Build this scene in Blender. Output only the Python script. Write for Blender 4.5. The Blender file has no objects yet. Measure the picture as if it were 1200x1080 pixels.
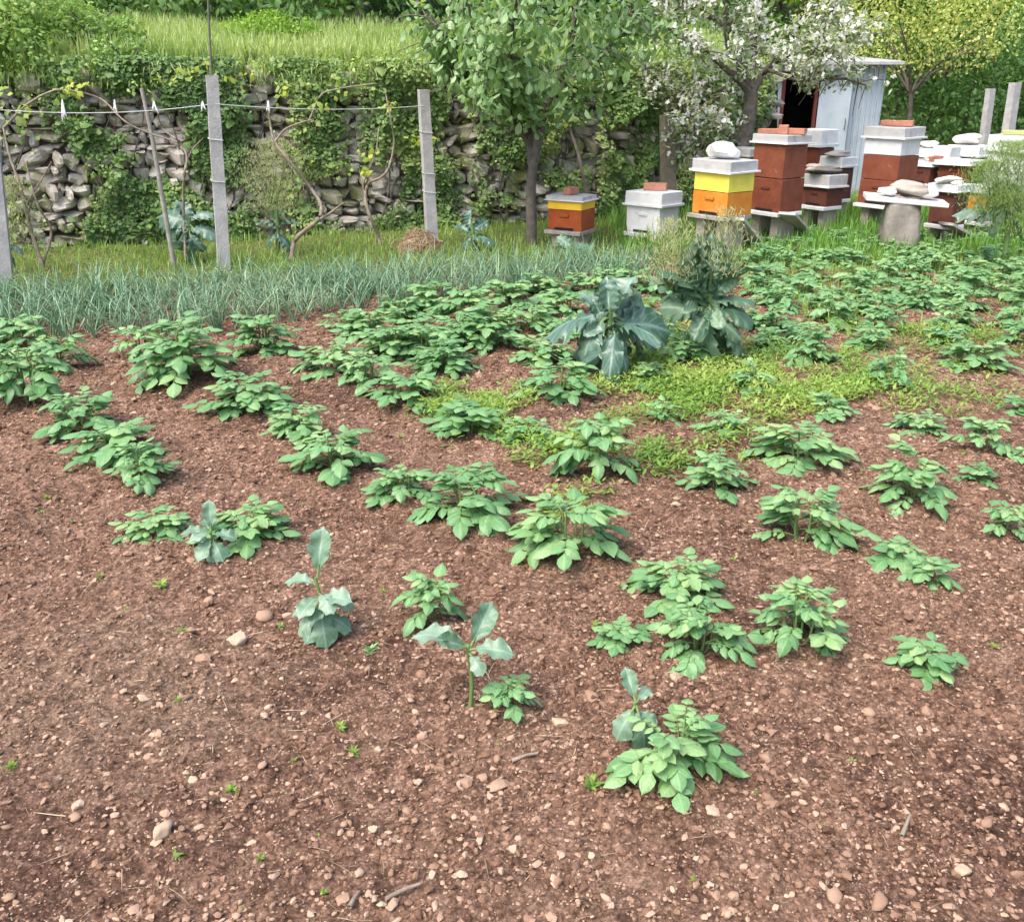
import bpy, math, random
import numpy as np
from mathutils import Vector, Matrix

R = random.Random(7)
rs = np.random.RandomState(11)
PI = math.pi
sc = bpy.context.scene
col = sc.collection

# ------------------------------------------------------------------ camera
H, PITCH, F = 1.7, math.radians(22.2), 1100.0
cp, sp = math.cos(PITCH), math.sin(PITCH)
cam = bpy.data.cameras.new('camera')
cam.sensor_fit = 'HORIZONTAL'
cam.sensor_width = 36
cam.lens = 36 * F / 1200
cam.clip_start = 0.05
cam.clip_end = 500
co = bpy.data.objects.new('camera', cam)
co.location = (0, 0, H)
co.rotation_euler = (PI / 2 - PITCH, 0, 0)
col.objects.link(co)
sc.camera = co


def ray(px, py):
    u, v = (px - 600) / F, (540 - py) / F
    return Vector((u, cp + v * sp, -sp + v * cp))


def G(px, py, z=0.0):
    d = ray(px, py)
    t = (z - H) / d.z
    return Vector((d.x * t, d.y * t, z))


def P(px, py, Y):
    d = ray(px, py)
    t = Y / d.y
    return Vector((d.x * t, Y, H + d.z * t))


def ppm(p):
    return F / (p[1] * cp + (H - p[2]) * sp)


# ------------------------------------------------------------------ noise
def _hash(ix, iy, seed):
    n = (ix.astype(np.int64) * 374761393 + iy.astype(np.int64) * 668265263 + seed * 974634777) & 0x7fffffff
    n = ((n ^ (n >> 13)) * 1274126177) & 0x7fffffff
    n = (n ^ (n >> 16)) & 0xffff
    return n / 65535.0


def vnoise(x, y, seed=0):
    ix, iy = np.floor(x), np.floor(y)
    fx, fy = x - ix, y - iy
    fx = fx * fx * (3 - 2 * fx)
    fy = fy * fy * (3 - 2 * fy)
    a = _hash(ix, iy, seed); b = _hash(ix + 1, iy, seed)
    c = _hash(ix, iy + 1, seed); d = _hash(ix + 1, iy + 1, seed)
    return ((a + (b - a) * fx) * (1 - fy) + (c + (d - c) * fx) * fy) * 2 - 1


def fbm(x, y, seed=0, oct=4):
    s, a, t = 0, 1.0, 0
    for i in range(oct):
        s = s + a * vnoise(x * 2 ** i + i * 13.7, y * 2 ** i - i * 7.1, seed + i)
        t += a
        a *= .5
    return s / t


def worley(x, y, seed):
    ix, iy = np.floor(x), np.floor(y)
    best = np.full(x.shape, 9.0)
    hv = np.zeros(x.shape)
    for dx in (-1, 0, 1):
        for dy in (-1, 0, 1):
            cx, cy = ix + dx, iy + dy
            px = cx + _hash(cx, cy, seed); py = cy + _hash(cx, cy, seed + 5)
            d = (px - x) ** 2 + (py - y) ** 2
            m = d < best
            best = np.where(m, d, best)
            hv = np.where(m, _hash(cx, cy, seed + 9), hv)
    return np.sqrt(best), hv


MOUNDS = []


def gh(x, y):
    x = np.asarray(x, float); y = np.asarray(y, float)
    z = 0.035 * fbm(x / .55, y / .55, 3, 3)
    z = z + 0.014 * fbm(x / .13, y / .13, 21, 3)
    d, hv = worley(x / .075, y / .075, 40)
    z = z + np.clip(.55 - d, 0, 1) * .055 * hv * hv
    d, hv = worley(x / .034, y / .034, 50)
    z = z + np.clip(.6 - d, 0, 1) * .026 * hv
    for (mx, my, mr, mh) in MOUNDS:
        q = ((x - mx) ** 2 + (y - my) ** 2) / (mr * mr)
        z = z + mh * np.exp(-q * 1.5)
    return z


def gz(x, y):
    return float(gh(np.array([x]), np.array([y]))[0])


# ------------------------------------------------------------------ mesh building
class Geo:
    def __init__(self):
        self.V, self.F, self.U, self.Rn = [], [], [], []
        self.n = 0

    def add(self, V, Fc, U=None, rnd=.5):
        V = np.asarray(V, float).reshape(-1, 3)
        Fc = np.asarray(Fc, int)
        if len(V) == 0 or len(Fc) == 0:
            return
        self.V.append(V)
        self.F.append(Fc + self.n)
        self.U.append(np.zeros((len(V), 2)) if U is None else np.asarray(U, float))
        r = np.empty(len(Fc)); r[:] = rnd
        self.Rn.append(r)
        self.n += len(V)

    def bake(self, T, M, L, rnd):
        """copies of a template (V, F, U) under many matrices, as one mesh"""
        tv, tf, tu = T
        n = len(L)
        if n == 0:
            return
        V = np.einsum('nij,vj->nvi', np.asarray(M), tv) + np.asarray(L)[:, None, :]
        Fc = tf[None] + (np.arange(n) * len(tv))[:, None, None]
        self.add(V.reshape(-1, 3), Fc.reshape(-1, tf.shape[1]), np.tile(tu, (n, 1)), np.repeat(np.asarray(rnd), len(tf)))

    def build(self, name, mats, parent=None, smooth=True, loc=None):
        me = bpy.data.meshes.new(name)
        V = np.concatenate(self.V)
        loops = np.concatenate([f.ravel() for f in self.F])
        tot = np.concatenate([np.full(len(f), f.shape[1]) for f in self.F])
        start = np.concatenate([[0], np.cumsum(tot)[:-1]])
        U = np.concatenate(self.U)
        me.vertices.add(len(V)); me.vertices.foreach_set('co', V.ravel())
        me.loops.add(len(loops)); me.loops.foreach_set('vertex_index', loops)
        me.polygons.add(len(tot))
        me.polygons.foreach_set('loop_start', start)
        me.polygons.foreach_set('use_smooth', np.full(len(tot), smooth))
        a = me.attributes.new('rnd', 'FLOAT', 'FACE')
        a.data.foreach_set('value', np.concatenate(self.Rn))
        uv = me.uv_layers.new(name='uv')
        uv.data.foreach_set('uv', U[loops].ravel())
        me.update(calc_edges=True)
        me.validate()
        o = bpy.data.objects.new(name, me)
        for m in (mats if isinstance(mats, (list, tuple)) else [mats]):
            me.materials.append(m)
        col.objects.link(o)
        if parent is not None:
            o.parent = parent
        if loc is not None:
            o.location = loc
        return o


def tag(o, label=None, cat=None, group=None, kind=None):
    if label: o['label'] = label
    if cat: o['category'] = cat
    if group: o['group'] = group
    if kind: o['kind'] = kind
    return o


def empty(name, loc=(0, 0, 0), rz=0.0):
    o = bpy.data.objects.new(name, None)
    o.empty_display_size = .1
    o.location = loc
    o.rotation_euler = (0, 0, rz)
    col.objects.link(o)
    return o


def copy_tree(o, parent=None):
    c = o.copy()
    col.objects.link(c)
    c.parent = parent
    for ch in list(o.children):
        copy_tree(ch, c)
    return c


def unit(v):
    v = np.asarray(v, float)
    return v / (np.linalg.norm(v) + 1e-9)


def frame(d, up=(0, 0, 1)):
    d = unit(d)
    s = np.cross(up, d)
    if np.linalg.norm(s) < 1e-4:
        s = np.cross((1, 0, 0), d)
    s = unit(s)
    return d, s, np.cross(d, s)


def frames(D, UP):
    """vectorised frames: columns along, side, normal"""
    D = D / np.linalg.norm(D, axis=1, keepdims=True)
    S = np.cross(UP, D)
    S = S / (np.linalg.norm(S, axis=1, keepdims=True) + 1e-6)
    N = np.cross(D, S)
    return np.stack([D, S, N], axis=2)


def tube(g, pts, rad, sides=6, rnd=.5, cap=True):
    pts = np.asarray(pts, float)
    n = len(pts)
    rad = np.broadcast_to(np.asarray(rad, float), (n,))
    ref = np.array([.31, .12, .94])
    T = np.gradient(pts, axis=0)
    V = []
    for i in range(n):
        t = unit(T[i])
        r = ref if abs(t @ ref) < .95 else np.array([1, 0, 0])
        a = unit(np.cross(t, r)); b = np.cross(t, a)
        for k in range(sides):
            w = 2 * PI * k / sides
            V.append(pts[i] + rad[i] * (math.cos(w) * a + math.sin(w) * b))
    Fc = [[i * sides + k, i * sides + (k + 1) % sides, (i + 1) * sides + (k + 1) % sides, (i + 1) * sides + k]
          for i in range(n - 1) for k in range(sides)]
    U = [[i / (n - 1), k / sides] for i in range(n) for k in range(sides)]
    g.add(V, Fc, U, rnd)
    if cap and sides == 4:
        g.add(V[-4:], [[0, 1, 2, 3]], None, rnd)
    elif cap:
        c = pts[-1] + unit(T[-1]) * rad[-1] * .3
        g.add(V[-sides:] + [c], [[k, (k + 1) % sides, sides] for k in range(sides)], None, rnd)


def spline(pts, n=24):
    """Catmull-Rom through the points"""
    p = [np.asarray(q, float) for q in pts]
    p = [2 * p[0] - p[1]] + p + [2 * p[-1] - p[-2]]
    out = []
    m = len(p) - 3
    for j in range(n):
        t = j / (n - 1) * m
        i = min(int(t), m - 1)
        f = t - i
        a, b, c, d = p[i], p[i + 1], p[i + 2], p[i + 3]
        out.append(.5 * (2 * b + (c - a) * f + (2 * a - 5 * b + 4 * c - d) * f * f + (3 * b - a - 3 * c + d) * f ** 3))
    return np.array(out)


def box(g, c, s, rnd=.5, rot=None, jit=0.0, bev=.06):
    """a box with chamfered edges (bev as share of the smallest side), slightly out of true"""
    hx, hy, hz = s[0] / 2, s[1] / 2, s[2] / 2
    b = bev * min(s)
    V = []
    for x in (-1, 1):
        for y in (-1, 1):
            for z in (-1, 1):
                k = np.array([x, y, z]) * 1.0
                e = np.array([hx, hy, hz])
                j = rs.uniform(-jit, jit, 3)
                V.append(k * (e - [0, b, b]) + j)
                V.append(k * (e - [b, 0, b]) + j)
                V.append(k * (e - [b, b, 0]) + j)
    V = np.array(V)

    def ix(x, y, z, a):
        return ((x > 0) * 4 + (y > 0) * 2 + (z > 0)) * 3 + a
    Q, T3 = [], []
    for s_ in (-1, 1):
        Q.append([ix(s_, -1, -1, 0), ix(s_, 1, -1, 0), ix(s_, 1, 1, 0), ix(s_, -1, 1, 0)][::s_])
        Q.append([ix(-1, s_, -1, 1), ix(-1, s_, 1, 1), ix(1, s_, 1, 1), ix(1, s_, -1, 1)][::s_])
        Q.append([ix(-1, -1, s_, 2), ix(1, -1, s_, 2), ix(1, 1, s_, 2), ix(-1, 1, s_, 2)][::s_])
    for a in (-1, 1):
        for c_ in (-1, 1):
            Q.append([ix(-1, a, c_, 1), ix(1, a, c_, 1), ix(1, a, c_, 2), ix(-1, a, c_, 2)])
            Q.append([ix(a, -1, c_, 0), ix(a, 1, c_, 0), ix(a, 1, c_, 2), ix(a, -1, c_, 2)])
            Q.append([ix(a, c_, -1, 0), ix(a, c_, 1, 0), ix(a, c_, 1, 1), ix(a, c_, -1, 1)])
    for x in (-1, 1):
        for y in (-1, 1):
            for z in (-1, 1):
                T3.append([ix(x, y, z, 0), ix(x, y, z, 1), ix(x, y, z, 2)])
    if rot is not None:
        V = V @ np.array(rot).T
    V = V + np.asarray(c, float)
    n0 = g.n
    g.add(V, Q, None, rnd)
    g.F.append(np.array(T3) + n0)
    g.Rn.append(np.full(len(T3), rnd))


def rotz(a):
    c, s = math.cos(a), math.sin(a)
    return np.array([[c, -s, 0], [s, c, 0], [0, 0, 1.]])


def roty(a):
    c, s = math.cos(a), math.sin(a)
    return np.array([[c, 0, s], [0, 1, 0], [-s, 0, c]])


def rotx(a):
    c, s = math.cos(a), math.sin(a)
    return np.array([[1, 0, 0], [0, c, -s], [0, s, c]])


def randrot(n, r=None):
    r = r or rs
    q = r.normal(size=(n, 4)); q /= np.linalg.norm(q, axis=1, keepdims=True)
    w, x, y, z = q.T
    return np.stack([np.stack([1 - 2 * (y * y + z * z), 2 * (x * y - z * w), 2 * (x * z + y * w)], -1),
                     np.stack([2 * (x * y + z * w), 1 - 2 * (x * x + z * z), 2 * (y * z - x * w)], -1),
                     np.stack([2 * (x * z - y * w), 2 * (y * z + x * w), 1 - 2 * (x * x + y * y)], -1)], -2)


# ------------------------------------------------------------------ templates
def leaf(nl=5, na=2, width=.55, droop=.15, fold=.1, prof='ovate', wavy=0.0, waves=4, seed=0):
    """a blade along +x from 0 to 1, normal +z"""
    V, U = [], []
    r = random.Random(seed)
    ph = r.uniform(0, 6)
    for i in range(nl + 1):
        t = i / nl
        if prof == 'ovate':
            w = math.sin(PI * min(1, t ** .76)) ** .66
        elif prof == 'obovate':
            w = math.sqrt(max(0, 1 - ((t - .60) / (.405 if t > .60 else .66)) ** 2)) * (.55 + .45 * min(1, t / .5)) if t < .999 else .12
            w *= 1 + .07 * math.sin(9 * t + ph) + .05 * math.sin(19 * t + 2 * ph)
        elif prof == 'round':
            w = math.sqrt(max(0, 1 - (2 * t - 1) ** 2))
        else:
            w = math.sin(PI * t) ** .6
        w = max(w, .02) * width / 2
        for k in range(-na, na + 1):
            q = k / na
            edge = 1 + (.10 * math.sin(waves * 5.1 * t + 2 * q + ph) if wavy and abs(k) == na else 0)
            z = -droop * t * t * 1.2 + .1 * droop * t - fold * abs(q) ** 1.5 * w * 2
            if wavy:
                z += wavy * q * q * math.sin(waves * PI * 2 * t + (1.3 if q > 0 else 0) + ph) * (w * 2 / width + .2)
                z += wavy * .35 * math.sin(3 * PI * t + ph + q * 3)
            V.append([t * (1 - .06 * abs(q) * t), q * w * edge, z])
            U.append([t, q * .5 + .5])
    m = 2 * na + 1
    Fc = [[i * m + k, (i + 1) * m + k, (i + 1) * m + k + 1, i * m + k + 1] for i in range(nl) for k in range(2 * na)]
    return np.array(V), np.array(Fc), np.array(U)


def blade(nl=3, width=.06, bend=.35):
    V, U = [], []
    for i in range(nl + 1):
        t = i / nl
        w = width * (1 - t ** 2) * .5 + .002
        a = bend * t
        V += [[t * math.cos(a), -w, -t * math.sin(a) * 0 - bend * t * t], [t * math.cos(a), w, -bend * t * t]]
        U += [[t, 0], [t, 1]]
    Fc = [[2 * i, 2 * i + 2, 2 * i + 3, 2 * i + 1] for i in range(nl)]
    return np.array(V), np.array(Fc), np.array(U)


def quill(nl=6, rad=.014, bend=.25, kink=0.0):
    """a hollow onion leaf: tapering three-sided tube along +x"""
    V, U = [], []
    for i in range(nl + 1):
        t = i / nl
        r = rad * (1 - t ** 2.2) + .0015
        z = -bend * t * t - (kink * max(0, t - .6) * 2)
        for k in range(3):
            w = 2 * PI * k / 3 + .5
            V.append([t - .3 * bend * t * t - max(0, t - .6) * kink * .5, r * math.cos(w), z + r * math.sin(w)])
            U.append([t, k / 3])
    Fc = [[i * 3 + k, (i + 1) * 3 + k, (i + 1) * 3 + (k + 1) % 3, i * 3 + (k + 1) % 3] for i in range(nl) for k in range(3)]
    return np.array(V), np.array(Fc), np.array(U)


def ico(sub=0):
    import bmesh
    bm = bmesh.new()
    bmesh.ops.create_icosphere(bm, subdivisions=sub + 1, radius=1)
    V = np.array([v.co[:] for v in bm.verts]); Fc = np.array([[v.index for v in f.verts] for f in bm.faces])
    bm.free()
    return V, Fc, np.zeros((len(V), 2))


def lump(T, amp, seed, flat=1.0, k=2.2):
    """a stone: the template pushed about by a few random waves and cut by a few planes"""
    V = T[0].copy()
    r = np.random.RandomState(seed)
    L = np.linalg.norm(V, axis=1, keepdims=True)
    N = V / L
    d = np.ones(len(V))
    for i in range(5):
        w = r.normal(size=3) * k
        d += amp * np.sin(N @ w + r.uniform(0, 6)) / 2
    V = N * d[:, None]
    for i in range(5):
        n = unit(r.normal(size=3))
        c = r.uniform(.55, .95)
        s = V @ n
        over = np.clip(s - c, 0, None)
        V = V - np.outer(over * .92, n)
    V *= [1, r.uniform(.65, .95), flat * r.uniform(.5, .8)]
    return V, T[1], T[2]


ICO0, ICO1, ICO2 = ico(0), ico(1), ico(2)
ROCKS0 = [lump(ICO0, .25, s, .9) for s in range(8)]
ROCKS1 = [lump(ICO1, .28, 50 + s, .9) for s in range(10)]
ROCKS2 = [lump(ICO2, .22, 90 + s, .9) for s in range(8)]


# ------------------------------------------------------------------ materials
def newmat(name):
    m = bpy.data.materials.new(name)
    m.use_nodes = True
    nt = m.node_tree
    nt.nodes.clear()
    out = nt.nodes.new('ShaderNodeOutputMaterial')
    return m, nt, out


def N(nt, t, **kw):
    n = nt.nodes.new(t)
    for k, v in kw.items():
        if k.startswith('i_'):
            n.inputs[k[2:].replace('_', ' ')].default_value = v
        else:
            setattr(n, k, v)
    return n


def mixc(nt, fac, a, b, mode='MIX'):
    n = nt.nodes.new('ShaderNodeMix')
    n.data_type = 'RGBA'
    n.blend_type = mode
    for sock, v in ((0, fac), (6, a), (7, b)):
        if hasattr(v, 'links') or hasattr(v, 'is_linked'):
            nt.links.new(v, n.inputs[sock])
        elif sock == 0:
            n.inputs[0].default_value = v
        else:
            n.inputs[sock].default_value = (*v, 1) if len(v) == 3 else v
    return n.outputs[2]


def ramp(nt, src, stops):
    n = nt.nodes.new('ShaderNodeValToRGB')
    e = n.color_ramp.elements
    while len(e) < len(stops):
        e.new(.5)
    for i, (p, c) in enumerate(stops):
        e[i].position = p
        e[i].color = (*c, 1) if not isinstance(c, (int, float)) else (c, c, c, 1)
    nt.links.new(src, n.inputs[0])
    return n.outputs[0]


def noise(nt, scale, detail=4, rough=.55, coord='Object', dist=0.0):
    tc = nt.nodes.new('ShaderNodeTexCoord')
    n = N(nt, 'ShaderNodeTexNoise')
    n.inputs['Scale'].default_value = scale
    n.inputs['Detail'].default_value = detail
    n.inputs['Roughness'].default_value = rough
    n.inputs['Distortion'].default_value = dist
    nt.links.new(tc.outputs[coord], n.inputs['Vector'])
    return n.outputs['Fac']


def math_(nt, op, a, b=None, clamp=False):
    n = nt.nodes.new('ShaderNodeMath')
    n.operation = op
    n.use_clamp = clamp
    for i, v in enumerate((a, b)):
        if v is None: continue
        if hasattr(v, 'is_linked'): nt.links.new(v, n.inputs[i])
        else: n.inputs[i].default_value = v
    return n.outputs[0]


def leafmat(name, ca, cb, cc=None, trans=.28, rough=.5, spec=.35, vein=.25, veincol=None, side_veins=0.0, tint=(1.25, 1.25, .55)):
    """leaf: every leaf has its own place between the given colours; pale midrib along its middle"""
    m, nt, out = newmat(name)
    at = N(nt, 'ShaderNodeAttribute', attribute_name='rnd')
    oi = N(nt, 'ShaderNodeObjectInfo')
    stops = [(0, ca), (1, cb)] if cc is None else [(0, ca), (.55, cb), (1, cc)]
    r = math_(nt, 'ADD', at.outputs['Fac'], math_(nt, 'MULTIPLY', math_(nt, 'SUBTRACT', oi.outputs['Random'], .5), .3), True)
    c = ramp(nt, r, stops)
    ns = noise(nt, 30, 3)
    c = mixc(nt, math_(nt, 'MULTIPLY', ns, .35), c, tuple(x * .62 for x in ca))
    if vein:
        uv = N(nt, 'ShaderNodeUVMap', uv_map='uv')
        sx = N(nt, 'ShaderNodeSeparateXYZ')
        nt.links.new(uv.outputs[0], sx.inputs[0])
        q = math_(nt, 'ABSOLUTE', math_(nt, 'SUBTRACT', sx.outputs[1], .5))
        mid = math_(nt, 'SUBTRACT', 1.0, math_(nt, 'MULTIPLY', q, 14), True)
        if side_veins:
            w = math_(nt, 'SUBTRACT', math_(nt, 'MULTIPLY', sx.outputs[0], 7.5), math_(nt, 'MULTIPLY', q, 4.2))
            f = math_(nt, 'ABSOLUTE', math_(nt, 'SUBTRACT', math_(nt, 'FRACT', w), .5))
            sv = math_(nt, 'SUBTRACT', 1.0, math_(nt, 'MULTIPLY', f, 9), True)
            mid = math_(nt, 'MAXIMUM', mid, math_(nt, 'MULTIPLY', sv, side_veins))
        vc = veincol or tuple(min(1, x * 1.9 + .03) for x in cb)
        c = mixc(nt, math_(nt, 'MULTIPLY', mid, vein), c, vc)
    p = N(nt, 'ShaderNodeBsdfPrincipled')
    nt.links.new(c, p.inputs['Base Color'])
    p.inputs['Roughness'].default_value = rough
    p.inputs['Specular IOR Level'].default_value = spec
    bp = N(nt, 'ShaderNodeBump')
    bp.inputs['Strength'].default_value = .45
    bp.inputs['Distance'].default_value = .006
    nt.links.new(noise(nt, 42, 2, .5), bp.inputs['Height'])
    nt.links.new(bp.outputs[0], p.inputs['Normal'])
    tr = N(nt, 'ShaderNodeBsdfTranslucent')
    tc = mixc(nt, 1.0, c, (*tint, 1), 'MULTIPLY')
    nt.links.new(tc, tr.inputs['Color'])
    ms = N(nt, 'ShaderNodeMixShader')
    ms.inputs[0].default_value = trans
    nt.links.new(p.outputs[0], ms.inputs[1]); nt.links.new(tr.outputs[0], ms.inputs[2])
    nt.links.new(ms.outputs[0], out.inputs[0])
    return m


def roughmat(name, stops, scale=6, detail=5, rough=.9, bump=.3, bscale=None, use_rnd=.5, spec=.2, coord='Object', stain=None, stain_scale=2.0, bdist=.02):
    """stone, wood, bark, paint: noise between colours, each piece shifted by its own value"""
    m, nt, out = newmat(name)
    f = noise(nt, scale, detail, .6, coord)
    f = math_(nt, 'ADD', math_(nt, 'MULTIPLY', math_(nt, 'SUBTRACT', f, .5), 1.5), .5)
    if use_rnd:
        at = N(nt, 'ShaderNodeAttribute', attribute_name='rnd')
        f = math_(nt, 'ADD', math_(nt, 'MULTIPLY', f, 1 - use_rnd), math_(nt, 'MULTIPLY', at.outputs['Fac'], use_rnd), True)
    c = ramp(nt, f, stops)
    if stain:
        g = noise(nt, stain_scale, 5, .65, coord)
        g = ramp(nt, g, [(stain[1], 0), (stain[2], 1)])
        c = mixc(nt, g, c, stain[0])
    p = N(nt, 'ShaderNodeBsdfPrincipled')
    nt.links.new(c, p.inputs['Base Color'])
    p.inputs['Roughness'].default_value = rough
    p.inputs['Specular IOR Level'].default_value = spec
    if bump:
        b = N(nt, 'ShaderNodeBump')
        b.inputs['Strength'].default_value = bump
        b.inputs['Distance'].default_value = bdist
        nt.links.new(noise(nt, bscale or scale * 4, 6, .65, coord), b.inputs['Height'])
        nt.links.new(b.outputs[0], p.inputs['Normal'])
    nt.links.new(p.outputs[0], out.inputs[0])
    return m


def soilmat():
    m, nt, out = newmat('red_soil')
    tc = N(nt, 'ShaderNodeTexCoord')
    big = noise(nt, .9, 4, .6)
    mid = noise(nt, 9, 6, .68)
    base = ramp(nt, mid, [(.25, (.085, .045, .030)), (.5, (.195, .108, .071)), (.72, (.32, .200, .138))])
    dry = ramp(nt, big, [(.40, 0), (.66, 1)])
    base = mixc(nt, math_(nt, 'MULTIPLY', dry, .6), base, (.26, .158, .108))
    damp = ramp(nt, big, [(.34, .75), (.47, 0)])
    base = mixc(nt, damp, base, (.085, .045, .031))
    # grit: small crumbs of pale stone and dark earth, each cell its own colour
    for sc_, hi, lo in ((130, .80, 1.0), (62, .86, 1.0)):
        v = N(nt, 'ShaderNodeTexVoronoi')
        v.inputs['Scale'].default_value = sc_
        nt.links.new(tc.outputs['Object'], v.inputs['Vector'])
        sx = N(nt, 'ShaderNodeSeparateColor')
        nt.links.new(v.outputs['Color'], sx.inputs[0])
        pick = ramp(nt, sx.outputs[0], [(hi - .12, 0), (hi, .75)])
        inside = ramp(nt, v.outputs['Distance'], [(.28, 1), (.42, 0)])
        grit = ramp(nt, sx.outputs[1], [(0, (.20, .115, .08)), (.6, (.33, .21, .145)), (1, (.42, .30, .22))])
        base = mixc(nt, math_(nt, 'MULTIPLY', pick, inside), base, grit)
    # far ground, where grass grows: greener earth
    sxyz = N(nt, 'ShaderNodeSeparateXYZ')
    nt.links.new(tc.outputs['Object'], sxyz.inputs[0])
    lx = math_(nt, 'MULTIPLY', math_(nt, 'ADD', sxyz.outputs[0], 1.25), .8)
    ly = math_(nt, 'SUBTRACT', sxyz.outputs[1], 2.35)
    ld = math_(nt, 'SQRT', math_(nt, 'ADD', math_(nt, 'MULTIPLY', lx, lx), math_(nt, 'MULTIPLY', ly, ly)))
    ld = math_(nt, 'ADD', ld, math_(nt, 'MULTIPLY', noise(nt, 2.5, 5, .65), 1.0))
    base = mixc(nt, ramp(nt, ld, [(.8, .6), (1.45, 0)]), base, (.235, .158, .108))
    mo = math_(nt, 'SUBTRACT', math_(nt, 'SUBTRACT', sxyz.outputs[1], math_(nt, 'MULTIPLY', sxyz.outputs[0], .3)), 8.75)
    mo = math_(nt, 'ADD', mo, math_(nt, 'MULTIPLY', noise(nt, 3, 4, .6), .8))
    base = mixc(nt, ramp(nt, mo, [(.35, 0), (.7, .85)]), base, (.105, .145, .040))
    gx = math_(nt, 'MULTIPLY', math_(nt, 'SUBTRACT', sxyz.outputs[0], 2.35), .62)
    gy = math_(nt, 'MULTIPLY', math_(nt, 'SUBTRACT', sxyz.outputs[1], 5.45), 1.05)
    dd = math_(nt, 'SQRT', math_(nt, 'ADD', math_(nt, 'MULTIPLY', gx, gx), math_(nt, 'MULTIPLY', gy, gy)))
    dd = math_(nt, 'ADD', dd, math_(nt, 'MULTIPLY', noise(nt, 2.2, 5, .65), 1.1))
    base = mixc(nt, ramp(nt, dd, [(.75, .75), (1.0, 0)]), base, (.27, .185, .12))
    fine = ramp(nt, noise(nt, 75, 5, .75), [(.36, (.42, .40, .38)), (.5, (.95, .95, .95)), (.64, (1.75, 1.8, 1.85))])
    base = mixc(nt, 1.0, base, fine, 'MULTIPLY')
    lum = ramp(nt, noise(nt, 22, 4, .7), [(.38, (.6, .58, .56)), (.62, (1.4, 1.42, 1.44))])
    base = mixc(nt, 1.0, base, lum, 'MULTIPLY')
    p = N(nt, 'ShaderNodeBsdfPrincipled')
    nt.links.new(base, p.inputs['Base Color'])
    p.inputs['Roughness'].default_value = .95
    p.inputs['Specular IOR Level'].default_value = .15
    b1 = N(nt, 'ShaderNodeBump')
    b1.inputs['Strength'].default_value = 1.0
    b1.inputs['Distance'].default_value = .022
    nt.links.new(noise(nt, 60, 8, .78), b1.inputs['Height'])
    nt.links.new(b1.outputs[0], p.inputs['Normal'])
    nt.links.new(p.outputs[0], out.inputs[0])
    return m


M = {}
M['soil'] = soilmat()
M['pebble'] = roughmat('pebble_stone', [(0, (.07, .036, .023)), (.35, (.175, .098, .063)), (.60, (.32, .205, .140)), (.85, (.43, .315, .225)), (1, (.57, .48, .38))], 40, 3, .9, .3, 90, .8)
M['potato'] = leafmat('potato_leaf', (0.108, 0.244, 0.084), (0.186, 0.37, 0.154), (0.344, 0.501, 0.214), .30, .42, .5, .25)
M['potato_old'] = leafmat('potato_leaf_far', (.065, .165, .055), (.115, .265, .085), (.22, .38, .11), .26, .5, .4, .2)
M['stem'] = leafmat('green_stem', (.12, .20, .06), (.17, .26, .09), None, .1, .5, .3, 0)
M['kale'] = leafmat('kale_leaf', (0.088, 0.182, 0.108), (0.16, 0.27, 0.17), (0.242, 0.352, 0.245), .2, .42, .5, .5, (.34, .46, .38), .55, (1.1, 1.3, .7))
M['kale_dark'] = leafmat('big_kale_leaf', (0.056, 0.125, 0.082), (0.106, 0.194, 0.134), (0.206, 0.3, 0.222), .14, .36, .6, .5, (.30, .42, .38), .6, (1.1, 1.3, .7))
M['kale_green'] = leafmat('green_kale_leaf', (.065, .14, .075), (.12, .225, .13), (.21, .32, .20), .2, .42, .5, .4, (.34, .46, .36), .5, (1.1, 1.3, .7))
M['onion'] = leafmat('onion_leaf', (0.179, 0.335, 0.19), (0.304, 0.475, 0.294), (0.525, 0.648, 0.418), .25, .4, .45, 0)
M['grass'] = leafmat('grass_blade', (.16, .29, .055), (.27, .42, .09), (.40, .50, .16), .35, .5, .3, 0)
M['lush'] = leafmat('lush_grass_blade', (.10, .24, .04), (.17, .35, .06), (.28, .46, .11), .35, .5, .3, 0)
M['bank_grass'] = leafmat('bank_grass_blade', (0.24, 0.363, 0.104), (0.396, 0.506, 0.182), (0.6, 0.638, 0.338), .38, .5, .3, 0)
M['weed'] = leafmat('weed_leaf', (.14, .28, .05), (.26, .41, .08), (.42, .50, .14), .38, .5, .3, .1)
M['ivy'] = leafmat('ivy_leaf', (0.112, 0.206, 0.06), (0.213, 0.336, 0.096), (0.45, 0.531, 0.18), .3, .45, .4, .15)
M['bush'] = leafmat('bush_leaf', (0.162, 0.3, 0.07), (0.297, 0.456, 0.126), (0.513, 0.624, 0.238), .35, .5, .3, .1)
M['cherry'] = leafmat('cherry_leaf', (0.145, 0.27, 0.102), (0.261, 0.412, 0.174), (0.435, 0.567, 0.304), .4, .42, .5, .25)
M['apple'] = leafmat('apple_leaf', (0.179, 0.262, 0.129), (0.299, 0.4, 0.2), (0.493, 0.552, 0.329), .35, .5, .4, .15)
M['hedge'] = leafmat('hedge_leaf', (0.086, 0.188, 0.052), (0.172, 0.329, 0.095), (0.362, 0.533, 0.172), .28, .5, .35, .1)
M['wood_leaf'] = leafmat('woodland_leaf', (0.07, 0.156, 0.044), (0.149, 0.272, 0.079), (0.315, 0.452, 0.14), .3, .5, .3, .1)
M['fresh'] = leafmat('fresh_leaf', (0.144, 0.287, 0.036), (0.24, 0.414, 0.06), (0.396, 0.529, 0.108), .4, .5, .3, .1)
M['yellow_leaf'] = leafmat('yellow_leaf', (0.374, 0.462, 0.121), (0.572, 0.594, 0.198), (0.704, 0.66, 0.297), .42, .5, .3, .1)
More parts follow.
